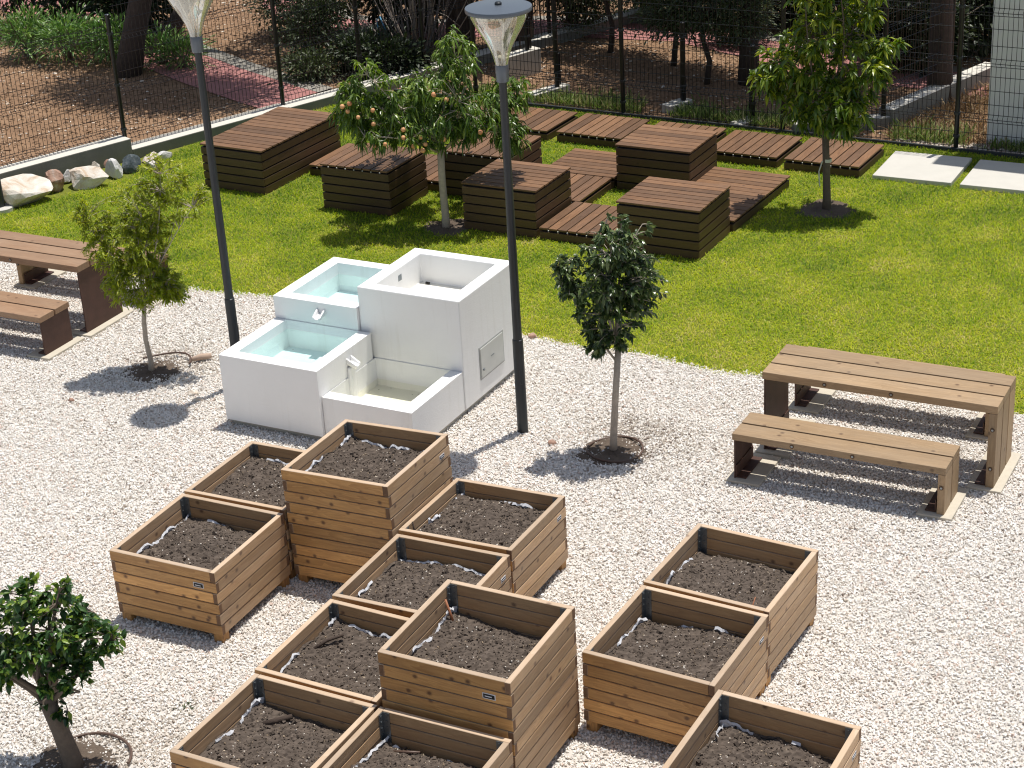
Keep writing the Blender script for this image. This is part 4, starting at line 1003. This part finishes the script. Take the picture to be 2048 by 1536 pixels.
def pine(x, y, lean, hgt, r0, blobs, label, seed, n=2600, name='pine_tree', mat=L_PINE, leaf=(.10, .2, .02, .035, .2)):
    st = [([(0, 0, -.1), (lean[0] * .12, lean[1] * .12, hgt * .12), (lean[0] * .5, lean[1] * .5, hgt * .5), (lean[0], lean[1], hgt)], [r0 * 1.25, r0 * 1.02, r0 * .85, r0 * .6])]
    return shrub(name, label, x, y, blobs, n, leaf, mat, seed, 'tree', st, BARKP, 'dark tree trunks in the park', .26)
pine(-10.15, 13.35, (1.25, .6), 4.2, .19, [(.6, .5, 4.5, 1.0, 1.0, .45, 1), (1.7, .2, 4.3, 1.0, .9, .45, 1.2), (2.6, .3, 4.2, .7, .6, .35, .6)], 'thick dark trunk rising left of the left lamp glass', 71, 9000)
pine(-10.5, 14.75, (1.5, .8), 2.6, .13, [(2.6, 1.4, 4.2, 1.2, 1.1, .6, 1)], 'thinner dark trunk leaning right behind the left lamp glass', 72, 1500)
pine(-.52, 15.55, (0, .1), 4.5, .135, [(.2, .1, 4.4, 1.5, 1.3, .7, 1), (-1.2, .5, 4.2, 1.3, 1.1, .6, 1), (.9, -.2, 4.0, .8, .8, .5, .6)], 'straight dark trunk just left of the round leafy tree', 73, 8000)
pine(2.32, 15.45, (-.1, .2), 4.5, .16, [(-.6, .5, 4.6, 1.5, 1.2, .6, 1)], 'dark trunk beside the right-hand back fence post', 74, 3600)
oleaf = (.12, .22, .018, .030, .30)
for i, (x, y, s, hgt) in enumerate([(-12.45, 13.75, .42, .62), (-11.6, 13.75, .50, .62), (-10.85, 13.95, .40, .55), (-9.95, 14.05, .30, .36), (-9.45, 13.95, .26, .34)]):
    shrub('oleander_shrub', ['bright narrow-leaved shrub at the far left edge of the park', 'bright narrow-leaved shrub, the fullest one at the upper left', 'darker narrow-leaved shrub just left of the thick trunk', 'low narrow-leaved shrub between the two dark trunks', 'low narrow-leaved shrub behind the left lamp pole'][i], x, y,
        [(0, 0, hgt * .7, s, s, hgt * .5, 1)], 520 if i < 3 else 260, oleaf, L_OLEA, 80 + i, group='narrow-leaved shrubs in the park', clus=.10, up=.7)
sl_ = (.05, .09, .022, .04, .2)
for i, (x, y, bl, n, mt, lab) in enumerate([
    (-13.4, 15.6, [(0, 0, 1.1, 1.3, .9, 1.1, 1), (1.6, .2, 1.2, 1.0, .8, 1.1, 1)], 6500, L_DARK, 'big dark bush at the top left corner'),
    (-11.35, 15.1, [(0, 0, .8, .8, .6, .8, 1), (.5, .3, 1.7, .9, .7, .9, 1), (-.8, .3, 1.5, .7, .6, .7, 1)], 6500, L_DARK, 'dark rounded bush left of the thick trunk top'),
    (-8.9, 16.2, [(0, 0, .6, .65, .5, .5, 1), (.7, .2, .7, .6, .4, .55, 1)], 3600, L_SHRUB, 'sparse grey-green bush right of the left lamp glass'),
    (-7.75, 14.95, [(0, 0, .45, .40, .4, .40, 1), (.25, .2, .75, .3, .3, .25, .6)], 1700, L_SHRUB, 'small olive-green bush behind the left fence, right of its second post'),
    (-6.45, 14.6, [(0, 0, .28, .50, .4, .26, 1), (.6, -.2, .26, .45, .4, .24, .7)], 2400, L_DARK, 'low dark rosemary bush behind the peach tree top'),
    (-7.0, 16.9, [(0, 0, 1.0, 1.1, .6, 1.0, 1)], 3800, L_DARK, 'dark bush at the top edge above the red path'),
    (-4.15, 17.5, [(0, 0, .9, .7, .5, .75, 1)], 3600, L_SHRUB, 'grey-green bush at the top edge beside the right lamp cap'),
    (-1.45, 17.6, [(0, 0, .45, .5, .35, .4, 1)], 1500, L_SHRUB, 'small grey-green bush in front of the red path at the top'),
    (-1.05, 19.0, [(0, 0, .9, 1.4, .6, .9, 1), (.3, .2, 1.8, 1.2, .6, .6, .6)], 7500, L_DARK, 'long dark bush along the top edge beyond the red path'),
    (.95, 18.0, [(0, 0, .9, .95, .6, .85, 1), (1.0, -.2, .8, .7, .5, .75, .8), (.4, .2, 1.7, .8, .5, .5, .5)], 6800, L_DARK, 'dark bush behind the round leafy tree top'),
    (1.50, 16.9, [(0, 0, .6, .75, .5, .58, 1)], 4200, L_DARK, 'round green bush between the leafy tree and the right fence post'),
    (2.75, 18.2, [(0, 0, 1.0, 1.0, .6, .95, 1)], 4000, L_DARK, 'dark bush at the top edge left of the grey wall'),
    (-3.0, 18.9, [(0, 0, 1.1, 1.2, .6, 1.0, 1)], 4800, L_DARK, 'big dark bush at the top edge right of the lamp cap'),
    (-7.05, 13.95, [(0, 0, .18, .35, .25, .16, 1)], 900, L_SHRUB, 'low purplish scrub on the wall end behind the peach tree')]):
    shrub('park_bush', lab, x, y, bl, n, sl_ if mt is L_SHRUB else (.07, .13, .032, .06, .2), mt, 90 + i, group='bushes in the park', clus=.13)
for i, (x, y, h_, lab) in enumerate([(-3.2, 16.6, 1.15, 'small many-stemmed tree right of the right lamp post'), (-1.95, 16.15, 1.2, 'small thin-trunked tree behind the middle fence post'), (-1.1, 15.35, .95, 'small grey-green tree right of the middle fence post'), (-4.6, 18.0, 1.3, 'small tree at the top edge behind the right lamp')]):
    shrub('small_tree', lab, x, y, [(0, 0, h_ + .30, .72, .55, .50, 1), (-.5, 0, h_ + .05, .45, .4, .34, .7), (.55, 0, h_ + .1, .45, .4, .34, .7)], 3200, sl_, L_SHRUB, 120 + i, 'tree',
          [([(0, 0, -.05), (.05, 0, h_ * .35), (-.06, 0, h_ * .7), (0, 0, h_)], [.05, .04, .035, .025])], BARKP, 'small trees in the park')
# bare bush and palm trunks
def bare_bush():
    r = np.random.default_rng(5); root = empty('bare_bush', (-5.85, 15.15, 0), (0, 0, 0), 'leafless bush of long pale curved twigs behind the peach tree', 'bush')
    m = MB()
    for k in range(46):
        a = r.uniform(0, 2 * np.pi); sp = r.uniform(.3, 1.7); hgt = r.uniform(.5, 2.0)
        e = np.array([math.cos(a) * sp, math.sin(a) * sp * .6, hgt]); pts = []
        for t in np.linspace(0, 1, 8): pts.append((e[0] * t ** .75 + r.normal(0, .012), e[1] * t ** .75 + r.normal(0, .012), .05 + e[2] * t ** 1.35))
        m.tube(pts, list(np.linspace(.016, .005, 8)), 5)
        if r.random() < .6:
            p = np.array(pts[4]); q = p + r.normal(0, .25, 3) + np.array([0, 0, .35]); m.tube([p, (p + q) / 2 + r.normal(0, .03, 3), q], [.008, .006, .004], 4)
    m.build('twigs', simple('pale_twig', (.20, .165, .14), .8, var=.3, scale=3), root, smooth=True)
    m = MB(); m.lathe([(.14, -.05), (.10, .12), (.05, .25)], n=10); m.build('stump', BARKP, root)
bare_bush()
m = MB(); m.tube([(-6.35, 14.75, .02), (-6.3, 14.8, .45), (-6.32, 14.8, .75), (-6.26, 14.8, .80), (-6.18, 14.8, .6)], .012, 6); tag(m.build('rope', BLUE, smooth=True), 'blue rope hanging in the leafless bush', 'rope')
PALMB = simple('palm_thatch', (.085, .058, .040), .95, var=.6, scale=9, bs=.9, bscale=20); PALEB = simple('pale_trunk', (.36, .30, .23), .9, var=.4, scale=10, bs=.5)
def thatch(x, y, label, seed):
    r = np.random.default_rng(seed); root = empty('palm_tree', (x, y, 0), (0, 0, 0), label, 'palm', 'palms with hanging dead fronds')
    m = MB(); m.tube([(0, 0, -.05), (.02, 0, 1.5), (0, 0, 3.6)], [.24, .2, .2], 12); m.build('trunk', PALMB, root)
    m = MB()
    for k in range(150):
        a = r.uniform(0, 2 * np.pi); R0 = r.uniform(.24, .55); z1 = r.uniform(1.4, 3.4); L = r.uniform(.6, 1.6)
        c, s = math.cos(a), math.sin(a); wv = r.uniform(.012, .03)
        p0 = np.array((c * .2, s * .2, z1)); p1 = np.array((c * R0, s * R0, z1 - L * .4)); p2 = np.array((c * R0 * 1.05, s * R0 * 1.05, max(.02, z1 - L)))
        q = np.array((-s, c, 0)) * wv
        m.add([p0 - q, p0 + q, p1 + q, p1 - q, p2 + q * .4, p2 - q * .4], [(0, 1, 2, 3), (3, 2, 4, 5)])
    m.build('dead_fronds', PALMB, root)
    m = MB()
    for k in range(40):
        a = r.uniform(0, 2 * np.pi); L = r.uniform(1.0, 1.7); c, s = math.cos(a), math.sin(a); q = np.array((-s, c, 0)) * .10
        p = [np.array((c * L * t, s * L * t, 3.5 + .9 * t - 1.3 * t * t * r.uniform(.6, 1.4))) for t in (0.05, .5, 1)]
        m.add([p[0] - q * .3, p[0] + q * .3, p[1] + q, p[1] - q, p[2]], [(0, 1, 2, 3), (3, 2, 4)])
    m.build('fronds', L_DARK, root)
    if seed == 1:
        for dx, dy in ((-.65, -.35), (-.25, -.5)):
            m = MB(); m.tube([(dx, dy, -.05), (dx + .03, dy, 1.0), (dx - .02, dy, 2.6)], [.055, .05, .045], 10); m.build('pale_tree_trunk', PALEB, root, smooth=True)  # separate pale tree trunks, only parented under this palm
thatch(-5.7, 16.3, 'palm with brown hanging fronds behind the leafless bush, the left one', 1); thatch(-4.75, 16.5, 'palm with brown hanging fronds nearest the right lamp', 2)
# weeds behind the back fence
def weeds():
    r = np.random.default_rng(9); n = 11000
    X = np.stack([r.uniform(-4.2, 5.2, n), np.zeros(n), np.zeros(n)], 1); X[:, 1] = 13.36 - (X[:, 0] - 3.11) * .043 + np.abs(r.normal(0, .28, n)) + .02
    right = X[:, 0] > 2.3; X[right, 1] += r.uniform(0, .12, right.sum())
    dens = np.array([mnoise.noise(Vector((x * 1.3, y * 1.3, 3))) for x, y, _ in X]); X = X[dens > -.15]; n = len(X)
    D = r.normal(0, .45, (n, 3)); D[:, 2] = 1; L = r.uniform(.08, .34, n) * (.5 + .5 * r.random(n))
    V, a, b = leaves(X, D, L, r.uniform(.008, .02, n), r, .25)
    tag(np_obj('weeds', V, [a, b], tinted('weed_leaf', [(0, (.07, .13, .025)), (.5, (.18, .26, .06)), (.8, (.33, .36, .14)), (1, (.40, .33, .18))], .6, trans=.25, patch=.6), tint=np.repeat(r.random(n), 8)),
        'green and straw coloured weeds along the outer side of the back fence', 'weeds', kind='stuff')
    n = 5200; X = np.stack([r.uniform(2.1, 3.6, n), r.uniform(13.5, 16.3, n), np.zeros(n)], 1); X = X[X[:, 0] > 2.15 + (X[:, 1] - 14) * .30]; n = len(X)
    D = r.normal(0, .5, (n, 3)); D[:, 2] = .8
    V, a, b = leaves(X, D, r.uniform(.06, .26, n), r.uniform(.006, .016, n), r, .3)
    tag(np_obj('dry_grass', V, [a, b], tinted('dry_grass_blade', [(0, (.13, .075, .035)), (.5, (.25, .155, .07)), (1, (.42, .32, .18))], .7, trans=.2), tint=np.repeat(r.random(n), 8)),
        'rust coloured dry grass between the pale garden wall and the grey wall', 'dry grass', kind='stuff')
    n = 2600; X = np.stack([r.uniform(2.3, 5.5, n), np.zeros(n), np.full(n, .0)], 1); X[:, 1] = 13.37 - (X[:, 0] - 3.11) * .043 + r.uniform(0, .24, n)
    V, F = chips(X, r.uniform(.012, .04, n), r); tag(np_obj('rubble', V, [F], STONEM, tint=np.repeat(r.random(n), 8)), 'pale rubble along the foot of the grey wall', 'rubble', kind='stuff')
weeds()
r_ = np.random.default_rng(77); X = np.array([[1.21, -.82, 0.0]] * 60) + np.concatenate([r_.normal(0, .04, (60, 2)), np.zeros((60, 1))], 1)
V, a_, b_ = leaves(X, r_.normal(0, 1, (60, 3)) * [1, 1, .3] + [0, 0, .7], r_.uniform(.02, .05, 60), r_.uniform(.006, .012, 60), r_)
tag(np_obj('weed_tuft', V, [a_, b_], L_SHRUB, tint=np.repeat(r_.random(60), 8)), 'tiny green weed in the gravel between citrus tree and bottom planters', 'weed')
